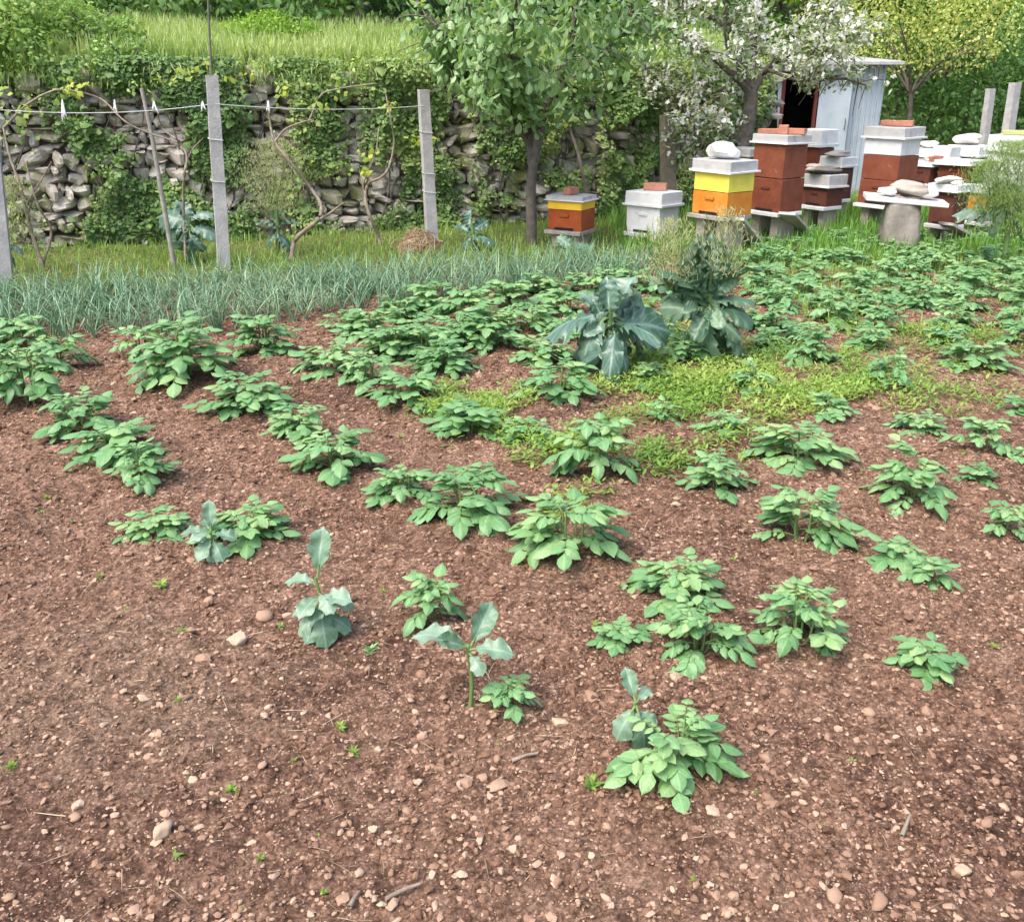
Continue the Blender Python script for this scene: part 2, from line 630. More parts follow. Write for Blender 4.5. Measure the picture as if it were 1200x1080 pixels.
M['vine_leaf'] = leafmat('young_vine_leaf', (.24, .36, .06), (.38, .45, .07), (.52, .52, .10), .4, .5, .3, .1)
M['plume'] = leafmat('seed_plume', (.40, .45, .20), (.56, .58, .32), (.68, .68, .44), .4, .6, .2, 0)
M['blossom'] = leafmat('blossom_petal', (.78, .77, .69), (.84, .83, .76), (.87, .85, .80), .45, .6, .2, 0, tint=(1, 1, 1))
M['yellow_flower'] = leafmat('yellow_petal', (.70, .42, .01), (.80, .55, .02), None, .25, .6, .2, 0)
M['straw'] = leafmat('dry_straw', (.30, .20, .12), (.48, .36, .23), (.62, .50, .35), .15, .7, .2, 0)
M['bark'] = roughmat('grey_bark', [(0, (.055, .045, .036)), (.5, (.12, .10, .085)), (1, (.21, .19, .165))], 14, 6, .95, .6, 30, 0)
M['cane'] = roughmat('vine_cane', [(0, (.12, .09, .065)), (.5, (.25, .20, .155)), (1, (.40, .34, .28))], 20, 5, .9, .4, 40, 0)
M['stone'] = roughmat('wall_stone', [(0, (.22, .185, .15)), (.30, (.34, .30, .255)), (.6, (.46, .42, .37)), (1, (.64, .605, .55))], 7, 6, .95, .5, 22, .5,
                      stain=((.17, .18, .06), .47, .66), stain_scale=2.6)
M['mortar'] = roughmat('wall_earth', [(0, (.10, .082, .062)), (1, (.22, .185, .145))], 8, 5, .95, .5, 30, 0)
M['concrete'] = roughmat('old_concrete', [(0, (.24, .235, .23)), (.5, (.37, .36, .35)), (1, (.50, .48, .46))], 9, 6, .9, .4, 45, 0, stain=((.17, .165, .15), .60, .78), stain_scale=5)
M['grey_wood'] = roughmat('weathered_wood', [(0, (.15, .13, .11)), (.5, (.27, .25, .22)), (1, (.42, .40, .37))], 10, 5, .9, .4, 40, 0)
M['plank'] = roughmat('pale_board', [(0, (.26, .25, .23)), (.5, (.42, .40, .37)), (1, (.58, .56, .53))], 10, 5, .9, .4, 40, 0)
M['brown_wood'] = roughmat('brown_post', [(0, (.10, .085, .06)), (.5, (.17, .145, .105)), (1, (.25, .22, .17))], 10, 5, .9, .4, 40, 0)
M['white_paint'] = roughmat('white_hive_paint', [(0, (.46, .45, .44)), (.5, (.62, .62, .62)), (1, (.72, .72, .72))], 9, 5, .6, .25, 30, .3, .3, stain=((.36, .32, .27), .60, .80), stain_scale=6)
M['grey_metal'] = roughmat('weathered_lid', [(0, (.22, .23, .24)), (.5, (.37, .37, .37)), (1, (.54, .53, .51))], 8, 5, .6, .2, 30, .3, .4, stain=((.22, .19, .16), .58, .78), stain_scale=5)
M['brown_paint'] = roughmat('redbrown_hive_paint', [(0, (.085, .024, .014)), (.5, (.155, .042, .022)), (1, (.24, .075, .038))], 9, 5, .6, .25, 30, .35, .3, stain=((.28, .15, .11), .62, .80), stain_scale=7)
M['dark_paint'] = roughmat('darkbrown_hive_paint', [(0, (.05, .018, .013)), (.5, (.09, .03, .02)), (1, (.15, .055, .035))], 9, 5, .6, .25, 30, .3, .3, stain=((.17, .10, .075), .62, .80), stain_scale=7)
M['red_paint'] = roughmat('rust_hive_paint', [(0, (.20, .038, .010)), (.5, (.32, .068, .016)), (1, (.42, .12, .03))], 7, 5, .55, .25, 30, .3, .3, stain=((.17, .04, .015), .52, .75), stain_scale=5)
M['orange_paint'] = roughmat('orange_hive_paint', [(0, (.36, .11, .012)), (.5, (.52, .18, .02)), (1, (.62, .27, .05))], 8, 5, .55, .25, 30, .3, .3, stain=((.42, .25, .12), .60, .80), stain_scale=7)
M['yellow_paint'] = roughmat('yellow_hive_paint', [(0, (.60, .50, .07)), (.5, (.74, .64, .10)), (1, (.80, .72, .20))], 8, 5, .55, .2, 30, .3, .3, stain=((.50, .46, .22), .60, .82), stain_scale=6)
M['gold_paint'] = roughmat('gold_hive_paint', [(0, (.62, .36, .02)), (.5, (.76, .46, .03)), (1, (.80, .54, .08))], 8, 5, .55, .2, 30, .3, .3, stain=((.50, .38, .15), .60, .82), stain_scale=7)
M['dark_gap'] = roughmat('hive_entrance', [(0, (.01, .009, .008)), (1, (.025, .02, .018))], 8, 2, .9, 0, None, 0)
M['brick'] = roughmat('fired_brick', [(0, (.26, .10, .065)), (.5, (.38, .165, .11)), (1, (.50, .27, .20))], 18, 5, .9, .5, 60, .4)
M['pale_stone'] = roughmat('pale_limestone', [(0, (.42, .38, .33)), (.5, (.60, .56, .51)), (1, (.76, .74, .71))], 9, 5, .9, .4, 30, .3)
M['grey_stone'] = roughmat('grey_limestone', [(0, (.22, .19, .16)), (.5, (.34, .30, .26)), (1, (.48, .44, .39))], 9, 5, .9, .5, 30, .3)
M['dull_stone'] = roughmat('dull_boulder', [(0, (.13, .115, .10)), (.5, (.22, .20, .175)), (1, (.33, .30, .27))], 9, 5, .95, .6, 25, .2)
M['dark_stone'] = roughmat('dark_slate', [(0, (.06, .055, .05)), (.5, (.13, .12, .11)), (1, (.22, .20, .19))], 9, 5, .9, .5, 30, .3)
M['shed_metal'] = roughmat('blue_shed_sheet', [(0, (.30, .36, .41)), (.5, (.39, .45, .50)), (1, (.48, .53, .57))], 4, 4, .5, .15, 20, 0, .4, stain=((.40, .36, .34), .62, .8), stain_scale=3)
M['shed_frame'] = roughmat('red_door_frame', [(0, (.10, .025, .02)), (1, (.17, .045, .035))], 9, 4, .6, .2, 30, 0)
M['shed_shade'] = roughmat('shed_inside_shade', [(0, (.012, .014, .018)), (1, (.04, .042, .045))], 4, 4, .8, .2, 20, 0)  # near-black: the shade inside the shed, put into the colour
M['wire'] = roughmat('galvanised_wire', [(0, (.42, .42, .40)), (1, (.62, .62, .60))], 9, 3, .5, 0, None, 0)
M['white_cloth'] = roughmat('white_cloth', [(0, (.70, .70, .72)), (1, (.82, .82, .82))], 9, 3, .9, .2, 30, 0)
M['hill'] = roughmat('overgrown_earth', [(0, (.035, .06, .018)), (.5, (.075, .13, .035)), (1, (.15, .20, .06))], 1.4, 6, .95, .8, 9, 0, bdist=.08)
M['hay'] = roughmat('dry_hay', [(0, (.13, .085, .05)), (.5, (.26, .18, .11)), (1, (.42, .32, .21))], 12, 5, .95, .6, 30, .5)

# ------------------------------------------------------------------ wall line
WALLP = [(-12, 7.6), (-9, 8.85), (-5.2, 10.3), (0, 12.1), (1.7, 12.85), (3.6, 13.7)]


def wally(x):
    return np.interp(x, [p[0] for p in WALLP], [p[1] for p in WALLP])


# ------------------------------------------------------------------ potato plants
LEAFLETS = [leaf(4, 2, .72, d, f, 'ovate', seed=i) for i, (d, f) in enumerate(((.16, .14), (.30, .20), (.46, .14), (.22, -.10), (.38, .28)))]


def potato_variant(seed, nleaf, lsize, hr):
    """foliage and stems of a plant one unit across, hr high"""
    r = random.Random(seed)
    g = Geo(); st = Geo()
    by = {k: [[], [], []] for k in range(len(LEAFLETS))}
    nst = max(1, int(nleaf / 6.5))
    stems = []
    for s in range(nst):
        a = 2 * PI * s / nst + r.uniform(-.5, .5)
        out = r.uniform(.03, .13) if nst > 1 else .02
        h = hr * r.uniform(.55, .85)
        p0 = np.array([math.cos(a) * .03, math.sin(a) * .03, -.05])
        p1 = np.array([math.cos(a) * out, math.sin(a) * out, h])
        pm = (p0 + p1) / 2 + np.array([math.cos(a), math.sin(a), 0]) * out * .25
        pts = spline([p0, pm, p1], 7)
        tube(st, pts, np.linspace(.016, .009, 7), 5, r.random())
        stems.append((pts, a))
    for i in range(nleaf):
        pts, sa = stems[i % nst]
        k = (i // nst) / max(1, (nleaf // nst) - 1)
        k = min(1, max(0, k + r.uniform(-.1, .1)))
        q = pts[int(round((.25 + .75 * k) * 6))]
        a = i * 2.399 + seed + r.uniform(-.35, .35)
        if nst > 1 and r.random() < .65:
            a = sa + r.uniform(-1.3, 1.3)
        reach = .40 - .20 * k + r.uniform(-.06, .05)
        el = r.uniform(.20, .55) + .5 * k
        n = 7
        d = np.array([math.cos(a), math.sin(a), 0])
        p = q.copy(); path = [p.copy()]; e = el
        drop = r.uniform(.35, .85)
        for j in range(n):
            p = p + (d * math.cos(e) + np.array([0, 0, math.sin(e)])) * reach / n
            e -= drop / n * 1.25
            path.append(p.copy())
        path = np.array(path)
        tube(st, path, np.linspace(.008, .004, n + 1), 3, r.random(), False)
        big = lsize * r.uniform(.8, 1.15) * (1 - .22 * k)
        lr = r.random()
        spec = [(1.0, 0, 1.08)]
        for t, sz in ((.80, .92), (.56, .80), (.33, .58)):
            for sgn in (-1, 1):
                spec.append((t + r.uniform(-.04, .04), sgn * r.uniform(.75, 1.15), sz * r.uniform(.85, 1.1)))
        if r.random() < .7:
            spec.append((.45, r.choice((-1, 1)) * 1.2, .3))
        for t, ang, sz in spec:
            j = min(n - 1, int(t * n)); f = t * n - j
            pos = path[j] * (1 - f) + path[min(n, j + 1)] * f
            tang = unit(path[min(n, j + 1)] - path[max(0, j - 1)])
            side = unit(np.cross((0, 0, 1), tang))
            dd = tang * math.cos(ang) + side * math.sin(ang)
            dd[2] += r.uniform(-.25, .15)
            dd = unit(dd)
            up = unit(np.array([0, 0, 1]) + side * r.uniform(-.3, .3) + d * r.uniform(.0, .5) * (1 - .6 * k))
            x, y, z = frame(dd, up)
            L = big * sz
            kk = r.randrange(len(LEAFLETS))
            by[kk][0].append(np.stack([x, y, z], 1) * L)
            by[kk][1].append(pos)
            by[kk][2].append(min(1, max(0, lr * .5 + k * .25 + r.uniform(0, .35))))
    for kk, (Ms, Ls, rr) in by.items():
        g.bake(LEAFLETS[kk], Ms, Ls, rr)
    return g, st


POT = {'S': [], 'M': [], 'L': []}
POTCLASS = {'S': (12, .25, .46, 6), 'M': (26, .195, .54, 10), 'L': (40, .165, .58, 7)}


def potato_protos():
    for cl, (nl, ls, hr, cnt) in POTCLASS.items():
        for i in range(cnt):
            g, st = potato_variant(100 * 'SML'.index(cl) + i, nl, ls, hr)
            root = empty('potato_plant', (0, -5, -5))
            f = g.build('foliage', M['potato'], root)
            s = st.build('stem', M['stem'], root)
            POT[cl].append([root, False])


potato_protos()
potcount = [0]


def potato(px, py, w, h, label, group, cl=None, far=False):
    """a plant whose stem meets the soil at pixel (px, py); w, h its size in the photo in pixels"""
    p = G(px, py)
    ang = math.atan2(H, math.hypot(p.x, p.y))
    p = G(px, py - .26 * w * math.sin(ang))
    s = ppm(p)
    W = w / s
    if cl is None:
        cl = 'S' if W < .27 else ('M' if W < .50 else 'L')
    # height seen from above: a plant of height z shows about z*cos(angle) + part of its width
    ang = math.atan2(H, math.hypot(p.x, p.y))
    hz = max(.30 * W, (h - .26 * w * math.sin(ang)) / s / math.cos(ang))
    hz = min(hz, .85 * W)
    lst = POT[cl]
    i = potcount[0] % len(lst)
    potcount[0] += 1
    proto, used = lst[i]
    if not used:
        o = proto; lst[i][1] = True
    else:
        o = copy_tree(proto)
    nat = POTCLASS[cl][2] * 1.12
    zs = hz / nat
    o.location = (p.x, p.y, gz(p.x, p.y) - .01)
    a = R.uniform(0, 2 * PI)
    o.rotation_euler = (0, 0, a)
    k = W * 1.0
    o.scale = (k, k, max(.55 * k, min(1.3 * k, zs)))
    tag(o, label, 'potato plant', group)
    return o


front = [
    # px, py(base), w, h, label
    (785, 940, 160, 88, 'large leafed potato plant behind the yellow-green tuft, nearest to the camera'),
    (598, 845, 78, 42, 'small potato plant alone in bare soil in front of the tall kale seedling'),
    (505, 748, 92, 62, 'dark potato plant just behind the tall kale seedling with spread leaves'),
    (725, 778, 82, 30, 'thin flat potato plant with tiny leaves beside the sprawling one'),
    (818, 792, 125, 78, 'sprawling potato plant with spread stems between a domed plant and the thin flat one'),
    (790, 722, 122, 62, 'rounded pale potato plant behind the sprawling one, overlapping its top'),
    (935, 775, 130, 88, 'domed potato plant standing alone with leaves drooping to the right'),
    (1080, 808, 100, 48, 'small sparse potato plant alone near the right edge of the bare soil'),
    (1052, 678, 88, 42, 'flat potato plant touching a smaller one on its near right side'),
    (1088, 704, 82, 42, 'small potato plant touching the flat plant behind its left side'),
    (938, 652, 128, 78, 'bushy domed potato plant in the middle of the right hand bare soil'),
    (1068, 602, 110, 72, 'tall bushy potato plant with broad leaves, beside a tiny seedling-sized one'),
    (1141, 582, 58, 26, 'tiny potato plant right beside the tall bushy broad-leaved one'),
    (1178, 640, 72, 48, 'potato plant cut by the right edge of the photo, below the tiny one'),
    (1146, 545, 74, 46, 'compact potato plant behind the tiny one near the right edge'),
    (1074, 517, 66, 30, 'low potato plant with drooping leaf to its right, behind the tall bushy one'),
    (1205, 560, 50, 36, 'potato plant barely showing at the right edge beside the compact one'),
    (840, 590, 96, 54, 'potato plant at the front edge of the weeds, leaning to the left'),
    (940, 558, 124, 60, 'wide potato plant with outstretched leaves behind the bushy domed one'),
    (848, 518, 66, 30, 'low potato plant in a gap of the yellow-green weeds'),
    (966, 500, 74, 28, 'low dark potato plant behind the wide one with outstretched leaves'),
    (775, 500, 56, 28, 'small potato plant among weeds in front of the second big kale'),
    (668, 682, 148, 92, 'large bushy potato plant in the centre of the bed with a wide leaf skirt'),
    (700, 572, 116, 82, 'tall dense potato plant at the front tip of the weedy patch'),
    (550, 628, 136, 72, 'spreading potato plant with long side leaves left of the large bushy one'),
    (472, 597, 90, 50, 'light potato plant with upright shoots, left of the spreading one'),
    (618, 530, 86, 34, 'low potato plant at the near edge of the weedy patch'),
    (552, 522, 120, 50, 'potato plant overgrown by bright yellow-green weeds'),
    (650, 478, 100, 52, 'pale feathery potato plant behind the weedy patch, in front of the big kale'),
    (395, 565, 108, 58, 'last potato plant at the near end of the second row from the left'),
    (355, 528, 92, 52, 'second plant from the near end of the second potato row from the left'),
    (292, 498, 118, 54, 'third plant from the near end of the second potato row from the left'),
    (218, 462, 150, 84, 'biggest bush of the second potato row from the left'),
    (312, 424, 98, 56, 'rounded potato plant close to the onions between the second and third rows'),
    (168, 430, 70, 46, 'potato plant at the onion end of the second row from the left'),
    (290, 650, 112, 52, 'potato plant growing right beside the blue-green kale seedling with the upright leaf'),
    (182, 636, 90, 32, 'flat potato plant alone left of the kale seedling with the upright leaf'),
    (170, 578, 84, 48, 'last bushy potato plant at the near end of the leftmost row'),
    (138, 548, 124, 52, 'broad potato plant with pale lower leaf, second from the end of the leftmost row'),
    (98, 518, 100, 52, 'third potato plant from the near end of the leftmost row'),
    (40, 492, 112, 92, 'tall leafy potato bush of the leftmost row at the left edge'),
    (68, 446, 90, 60, 'potato bush of the leftmost row just behind the tall leafy one'),
    (2, 452, 80, 70, 'potato bush of the leftmost row cut by the left edge of the photo'),
    (28, 420, 86, 46, 'potato bush of the leftmost row touching the onion bed'),
    (480, 488, 112, 50, 'potato plant with drooping outer leaves at the near end of the dense block'),
    (385, 452, 88, 46, 'small bushy potato plant at the left side of the dense block'),
    (432, 466, 74, 48, 'brownish-green potato plant between two paler ones at the block edge'),
    (947, 432, 76, 50, 'dark green potato plant with a yellowish leaf, right of the second big kale'),
    (1036, 462, 62, 62, 'narrow upright potato plant standing alone in the sandy gap'),
    (1140, 440, 92, 44, 'broad low potato plant at the near side of the far right bed'),
    (1195, 495, 60, 26, 'faint flat potato plant by the right edge on the sandy ground'),
    (880, 470, 66, 36, 'potato plant half buried in weeds behind the low one'),
    (1060, 572, 1, 1, None),
]
block = [(505, 368, 80, 44), (548, 380, 80, 46), (595, 362, 74, 40), (640, 352, 70, 34), (662, 372, 70, 38), (430, 400, 76, 42),
         (480, 404, 80, 46), (458, 424, 92, 50), (520, 444, 96, 50), (578, 414, 92, 56), (618, 392, 80, 44), (632, 430, 84, 36),
         (540, 412, 86, 46), (690, 350, 64, 34), (405, 392, 60, 34), (500, 424, 90, 50), (665, 402, 64, 36), (468, 378, 60, 34)]
far_pots = []
mid_pots = [(742, 345, 56, 30), (770, 352, 60, 32), (748, 375, 60, 34), (800, 430, 66, 34), (765, 455, 60, 28), (720, 335, 56, 28), (888, 338, 50, 30), (905, 362, 56, 32), (892, 388, 56, 30), (872, 318, 46, 26), (775, 402, 54, 34), (900, 412, 54, 28)]
for y, w, step, x0, x1 in ((286, 36, 27, 905, 1200), (296, 38, 31, 890, 1215), (307, 42, 33, 905, 1215), (319, 46, 36, 895, 1215), (333, 50, 40, 905, 1215),
                           (350, 56, 46, 895, 1215), (368, 58, 56, 915, 1215), (388, 62, 70, 905, 1215), (410, 60, 88, 930, 1215)):
    x = x0
    while x < x1:
        far_pots.append((x + R.uniform(-9, 9), y + R.uniform(-5, 5), w * R.uniform(.85, 1.2), w * .55))
        x += step * R.uniform(.85, 1.2)

for a in front:
    if a[4]:
        p = G(a[0], a[1]); MOUNDS.append((p.x, p.y, .8 * a[2] / ppm(p), .035))

FRONTG = 'potato plants standing apart in the bare soil'
for a in front:
    if a[4]:
        potato(a[0], a[1], a[2] * .94, a[3], a[4], FRONTG, 'M' if a[0] == 785 else None)
for a in block:
    potato(a[0], a[1], a[2], a[3], 'leafy potato plant packed among others between the onion bed and the big kale', 'potato plants in the dense block', 'L' if a[2] > 84 else 'M')
for a in mid_pots:
    potato(a[0], a[1], a[2], a[3], 'potato plant tucked in close around the two large kales', 'potato plants around the large kales', 'M')
for a in far_pots:
    potato(a[0], a[1], a[2] * 1.0, a[3] * 1.1, 'potato plant merging with its neighbours in the far bed below the beehives', 'potato plants in the far bed', 'M')
for lst in POT.values():
    for root, used in lst:
        if not used:
            for c in list(root.children): bpy.data.objects.remove(c)
            bpy.data.objects.remove(root)

# ------------------------------------------------------------------ ground
def axis(cuts):
    out = []
    for a, b, s in cuts:
        out.append(np.arange(a, b, s))
    return np.concatenate(out)


xs = axis([(-60, -14, 4), (-14, -5, .25), (-5, -2.2, .045), (-2.2, 2.2, .016), (2.2, 5, .045), (5, 14, .25), (14, 62, 4)])
ys = axis([(-12, .8, .8), (.8, 4, .016), (4, 7, .028), (7, 11, .06), (11, 20, .3), (20, 70, 5)])
XX, YY = np.meshgrid(xs, ys)
ZZ = gh(XX, YY)
nx, ny = len(xs), len(ys)
idx = np.arange(nx * ny).reshape(ny, nx)
g = Geo()
Fq = np.stack([idx[:-1, :-1], idx[:-1, 1:], idx[1:, 1:], idx[1:, :-1]], -1).reshape(-1, 4)
g.add(np.stack([XX, YY, ZZ], -1).reshape(-1, 3), Fq)
o = g.build('ground', M['soil'])
tag(o, 'reddish brown stony garden soil', None, None, 'structure')

# crumbs and small stones, far too many to count
g = Geo()
npb = 170000
Y = .8 + 8.2 * rs.rand(npb) ** 1.6
X = (rs.rand(npb) * 2 - 1) * (.95 + .66 * Y)
dens = fbm(X / .7, Y / .7, 77, 3)
keep = rs.rand(npb) < .75 + .7 * dens
X, Y = X[keep], Y[keep]
n = len(X)
size = np.clip(.0043 * np.exp(rs.normal(0, .52, n)), .002, .017) * np.clip(.68 + .17 * Y, .85, 1.8)
tone = np.where(rs.rand(n) < .42, rs.uniform(.1, .45, n), rs.uniform(.42, .86, n))
Zp = gh(X, Y) + size * .12
Mx = randrot(n) * size[:, None, None]
Mx = Mx * np.array([1, 1, 1])
Mx[:, 2, :] *= .5
kind = rs.randint(0, 8, n)
for k in range(8):
    m = kind == k
    g.bake(ROCKS0[k], Mx[m], np.stack([X[m], Y[m], Zp[m]], -1), tone[m])
ncl = 120000
Y = .8 + 7.4 * rs.rand(ncl) ** 1.55
X = (rs.rand(ncl) * 2 - 1) * (.95 + .66 * Y)
keep = rs.rand(ncl) < (.55 + .9 * fbm(X / .45, Y / .45, 177, 3)) * np.where((X < -.3) & (Y < 3.2), .45, 1)
X, Y = X[keep], Y[keep]; n = len(X)
size = np.clip(.0062 * np.exp(rs.normal(0, .48, n)), .0028, .022) * np.clip(.68 + .15 * Y, .85, 1.7)
Mx = randrot(n) * size[:, None, None]
Mx[:, 2, :] *= .75
kind = rs.randint(0, 8, n)
Zp = gh(X, Y) + size * .1
tone = np.clip(rs.normal(.30, .15, n), .0, .66)
for k in range(8):
    m = kind == k
    g.bake(ROCKS0[k], Mx[m], np.stack([X[m], Y[m], Zp[m]], -1), tone[m])
o = g.build('gravel', M['pebble'], smooth=False)
tag(o, 'gravel and crumbs of earth strewn over the soil', None, None, 'stuff')

# straw
g = Geo()
T = [quill(5, .015, b, k) for b, k in ((.05, 0), (.2, 0), (.1, .3), (.3, .2))]
ns = 9500
Y = .8 + 7.0 * rs.rand(ns) ** 1.5
X = (rs.rand(ns) * 2 - 1) * (1.2 + .72 * Y)
w = np.clip(.5 + .9 * fbm(X / .8, Y / .8, 5, 2) + .35 * (X < -.3), 0, 1)
kp = rs.rand(ns) < w
X, Y = X[kp], Y[kp]; ns = len(X)
a = rs.rand(ns) * 2 * PI
D = np.stack([np.cos(a), np.sin(a), rs.uniform(-.05, .2, ns)], -1)
Mx = frames(D, np.tile([0, 0, 1.], (ns, 1)) + rs.normal(0, .6, (ns, 3))) * (np.clip(np.exp(rs.normal(-3.5, .5, ns)), .012, .10))[:, None, None]
kind = rs.randint(0, 4, ns)
Zs = gh(X, Y) + .008
for k in range(4):
    m = kind == k
    g.bake(T[k], Mx[m], np.stack([X[m], Y[m], Zs[m]], -1), rs.rand(m.sum()))
o = g.build('straw_litter', M['straw'])
tag(o, 'dry straw and root bits littering the soil', None, None, 'stuff')

# individual stones
PALE = [(k, M['pebble']) for k in range(10)]
stone_mesh = []
for k in range(10):
    gg = Geo(); T_ = ROCKS1[k]
    gg.add(T_[0], T_[1], T_[2], rs.uniform(.45, 1.0))
    ob = gg.build('stone', M['pebble'], smooth=(k % 3 == 0))
    stone_mesh.append(ob.data)
    bpy.data.objects.remove(ob)
named = [
    (190, 978, 15, 'pinkish clod-like stone, the biggest one in the lower left soil', 3),
    (584, 922, 14, 'long tan stone lying slanted in front of the small lone potato plant', 4),
    (565, 913, 9, 'white angular stone just left of the long tan slanted one', 9),
    (546, 926, 8, 'small pale stone left of the white angular one', 7),
    (308, 899, 9, 'brightest white stone of the lower left soil', 9),
    (92, 942, 9, 'pale tan stone left of the pinkish clod', 8),
    (88, 958, 9, 'cream squarish stone below the pale tan one', 9),
    (10, 1049, 9, 'white flat stone at the left edge near the bottom corner', 9),
    (404, 1053, 11, 'round buff stone at the bottom left of centre', 7),
    (310, 724, 13, 'whitish angular stone below the kale seedling with the upright leaf', 9),
    (245, 706, 9, 'small white stone left of the whitish angular one', 9),
    (277, 758, 14, 'flat pinkish stone below the two whitish ones', 5),
    (240, 778, 11, 'pale lumpy stone left of the flat pinkish one', 7),
    (711, 983, 9, 'cream oval stone below the nearest potato plant', 9),
    (790, 810, 10, 'pale stone beside the sprawling potato plant', 8),
    (655, 846, 10, 'pale stone right of the small lone potato plant', 8),
    (695, 820, 13, 'tan flat stone left of the blue kale seedling by the near potato', 6),
    (832, 968, 10, 'cream stone just right below the nearest potato plant', 8),
    (895, 898, 10, 'tan stone right of the nearest potato plant', 7),
    (975, 1062, 14, 'long white stone near the bottom edge, right of centre', 9),
    (1030, 1068, 15, 'tan wedge stone right of the long white one at the bottom edge', 6),
    (1131, 1018, 11, 'pale upright stone near the lower right corner', 8),
    (858, 1065, 9, 'white stone near the bottom edge left of the long white one', 9),
    (1017, 844, 9, 'white stone in front of the small sparse potato plant', 9),
    (1155, 965, 10, 'tan stone beside the right edge of the photo', 6),
    (792, 598, 7, 'pinkish stone left of the leaning potato plant', 5),
    (645, 584, 9, 'flat white stone behind the large bushy central potato plant', 9),
    (600, 1000, 7, 'small cream stone in the middle of the lower soil', 8),
    (168, 822, 8, 'small tan stone among the left soil crumbs', 5),
]


def stone(px, py, rpx, label, mi, group):
    p = G(px, py)
    r = rpx / ppm(p)
    ob = bpy.data.objects.new('stone', stone_mesh[mi])
    col.objects.link(ob)
    ob.location = (p.x, p.y, gz(p.x, p.y) + r * .22)
    ob.rotation_euler = (R.uniform(-.3, .3), R.uniform(-.3, .3), R.uniform(0, 6.28))
    s = r * R.uniform(.9, 1.1)
    ob.scale = (s, s * R.uniform(.75, 1), s * R.uniform(.7, 1))
    tag(ob, label, 'stone', group)


for q in named:
    stone(q[0], q[1], q[2], q[3], q[4], 'stones lying on the soil')
cnt = 0
while cnt < 270:
    py = 1080 - 560 * R.random() ** 1.7
    px = R.uniform(0, 1200)
    if py < 600 and 450 < px < 800: continue
    far = (py - 450) / 630
    rp = R.uniform(3.2, 7.5) * (.45 + .6 * far)
    stone(px, py, rp, 'small loose stone scattered on the bare soil', R.randrange(10), 'small loose stones on the soil')
    cnt += 1

# ------------------------------------------------------------------ kale seedlings
KL = [leaf(14, 5, w, d, f, 'obovate', wv, 3, i) for i, (d, f, wv, w) in enumerate(((.15, -.28, .045, .55), (.40, -.15, .06, .66), (.08, -.40, .045, .55), (.60, .15, .07, .74)))]


def kale_seedling(px, py, hpx, leaves, label, mat='kale'):
    """leaves: (azimuth deg, elevation deg, attach height 0..1, length as share of height, roll, template)"""
    p = G(px, py)
    h = hpx / ppm(p)
    root = empty('kale_seedling', (p.x, p.y, gz(p.x, p.y)))
    g = Geo(); st = Geo()
    tube(st, spline([(0, 0, -.02), (.02 * h, 0, h * .3), (-.02 * h, .0, h * max(q_[2] for q_ in leaves))], 8), np.linspace(.008, .005, 8), 6, .5)
    for az, el, at, ln, roll, k in leaves:
        a, e = math.radians(az), math.radians(el)
        d = np.array([math.cos(a) * math.cos(e), math.sin(a) * math.cos(e), math.sin(e)])
        x, y, z = frame(d, (0.0001, -.35, 1))
        c, s = math.cos(roll), math.sin(roll)
        y2, z2 = y * c + z * s, z * c - y * s
        ln *= .76
        b = np.array([0, 0, at * h])
        q = b + d * ln * h * .22
        tube(st, [b, (b + q) / 2, q + d * ln * h * .1], [.005, .0045, .003], 5, .8)
        g.bake(KL[k], [np.stack([x, y2, z2], 1) * ln * h], [q], [R.random()])
    g.build('leaf_blade', M[mat], root)
    st.build('stem', M['stem'], root)
    tag(root, label, 'kale seedling', 'kale seedlings among the potatoes')
    return root


kale_seedling(252, 655, 66, [(95, 80, .45, .62, .15, 0), (190, 20, .42, .55, .2, 1), (255, -8, .34, .55, 0, 1), (345, 10, .4, .5, 0, 1), (215, -20, .25, .42, 0, 3), (300, 0, .3, .5, 0, 3), (170, 0, .28, .45, .2, 1), (235, 20, .42, .45, 0, 1), (280, -15, .2, .4, 0, 3), (330, -10, .2, .4, 0, 1), (130, 35, .45, .4, 0, 1)],
              'blue-green kale seedling with one upright leaf, left of a potato plant')
kale_seedling(378, 742, 122, [(70, 72, .62, .52, .1, 0), (175, 18, .55, .34, .2, 1), (250, 10, .42, .36, 0, 1), (330, 25, .40, .38, 0, 1), (285, -25, .32, .40, 0, 3), (20, 5, .36, .36, 0, 3), (220, -15, .26, .30, 0, 3), (310, -30, .16, .24, 0, 1), (200, 10, .30, .28, .2, 1), (340, 0, .22, .32, 0, 3), (268, 20, .30, .30, 0, 1), (240, -20, .18, .30, 0, 1), (300, 15, .45, .30, 0, 3), (10, -15, .2, .26, 0, 1)],
              'taller blue-green kale seedling with a big raised leaf over a leafy base')
kale_seedling(551, 828, 118, [(48, 48, .66, .56, .5, 0), (172, 24, .70, .58, .3, 1), (200, 30, .68, .40, -.4, 2), (345, 16, .66, .46, 0, 1), (300, 0, .62, .26, 0, 3)],
              'lanky kale seedling on a bare stalk with leaves spread like wings')
kale_seedling(742, 880, 90, [(118, 55, .62, .50, -.2, 0), (45, 22, .62, .36, .2, 1), (225, -28, .58, .50, 0, 3), (290, -38, .58, .56, 0, 3), (330, -10, .5, .35, 0, 1)],
              'grey-blue kale seedling with hanging leaves rising behind the nearest potato plant')

# ------------------------------------------------------------------ weed seedlings
WL = [leaf(3, 1, .22, .35, .1, 'lance'), leaf(3, 1, .42, .3, .15, 'ovate')]


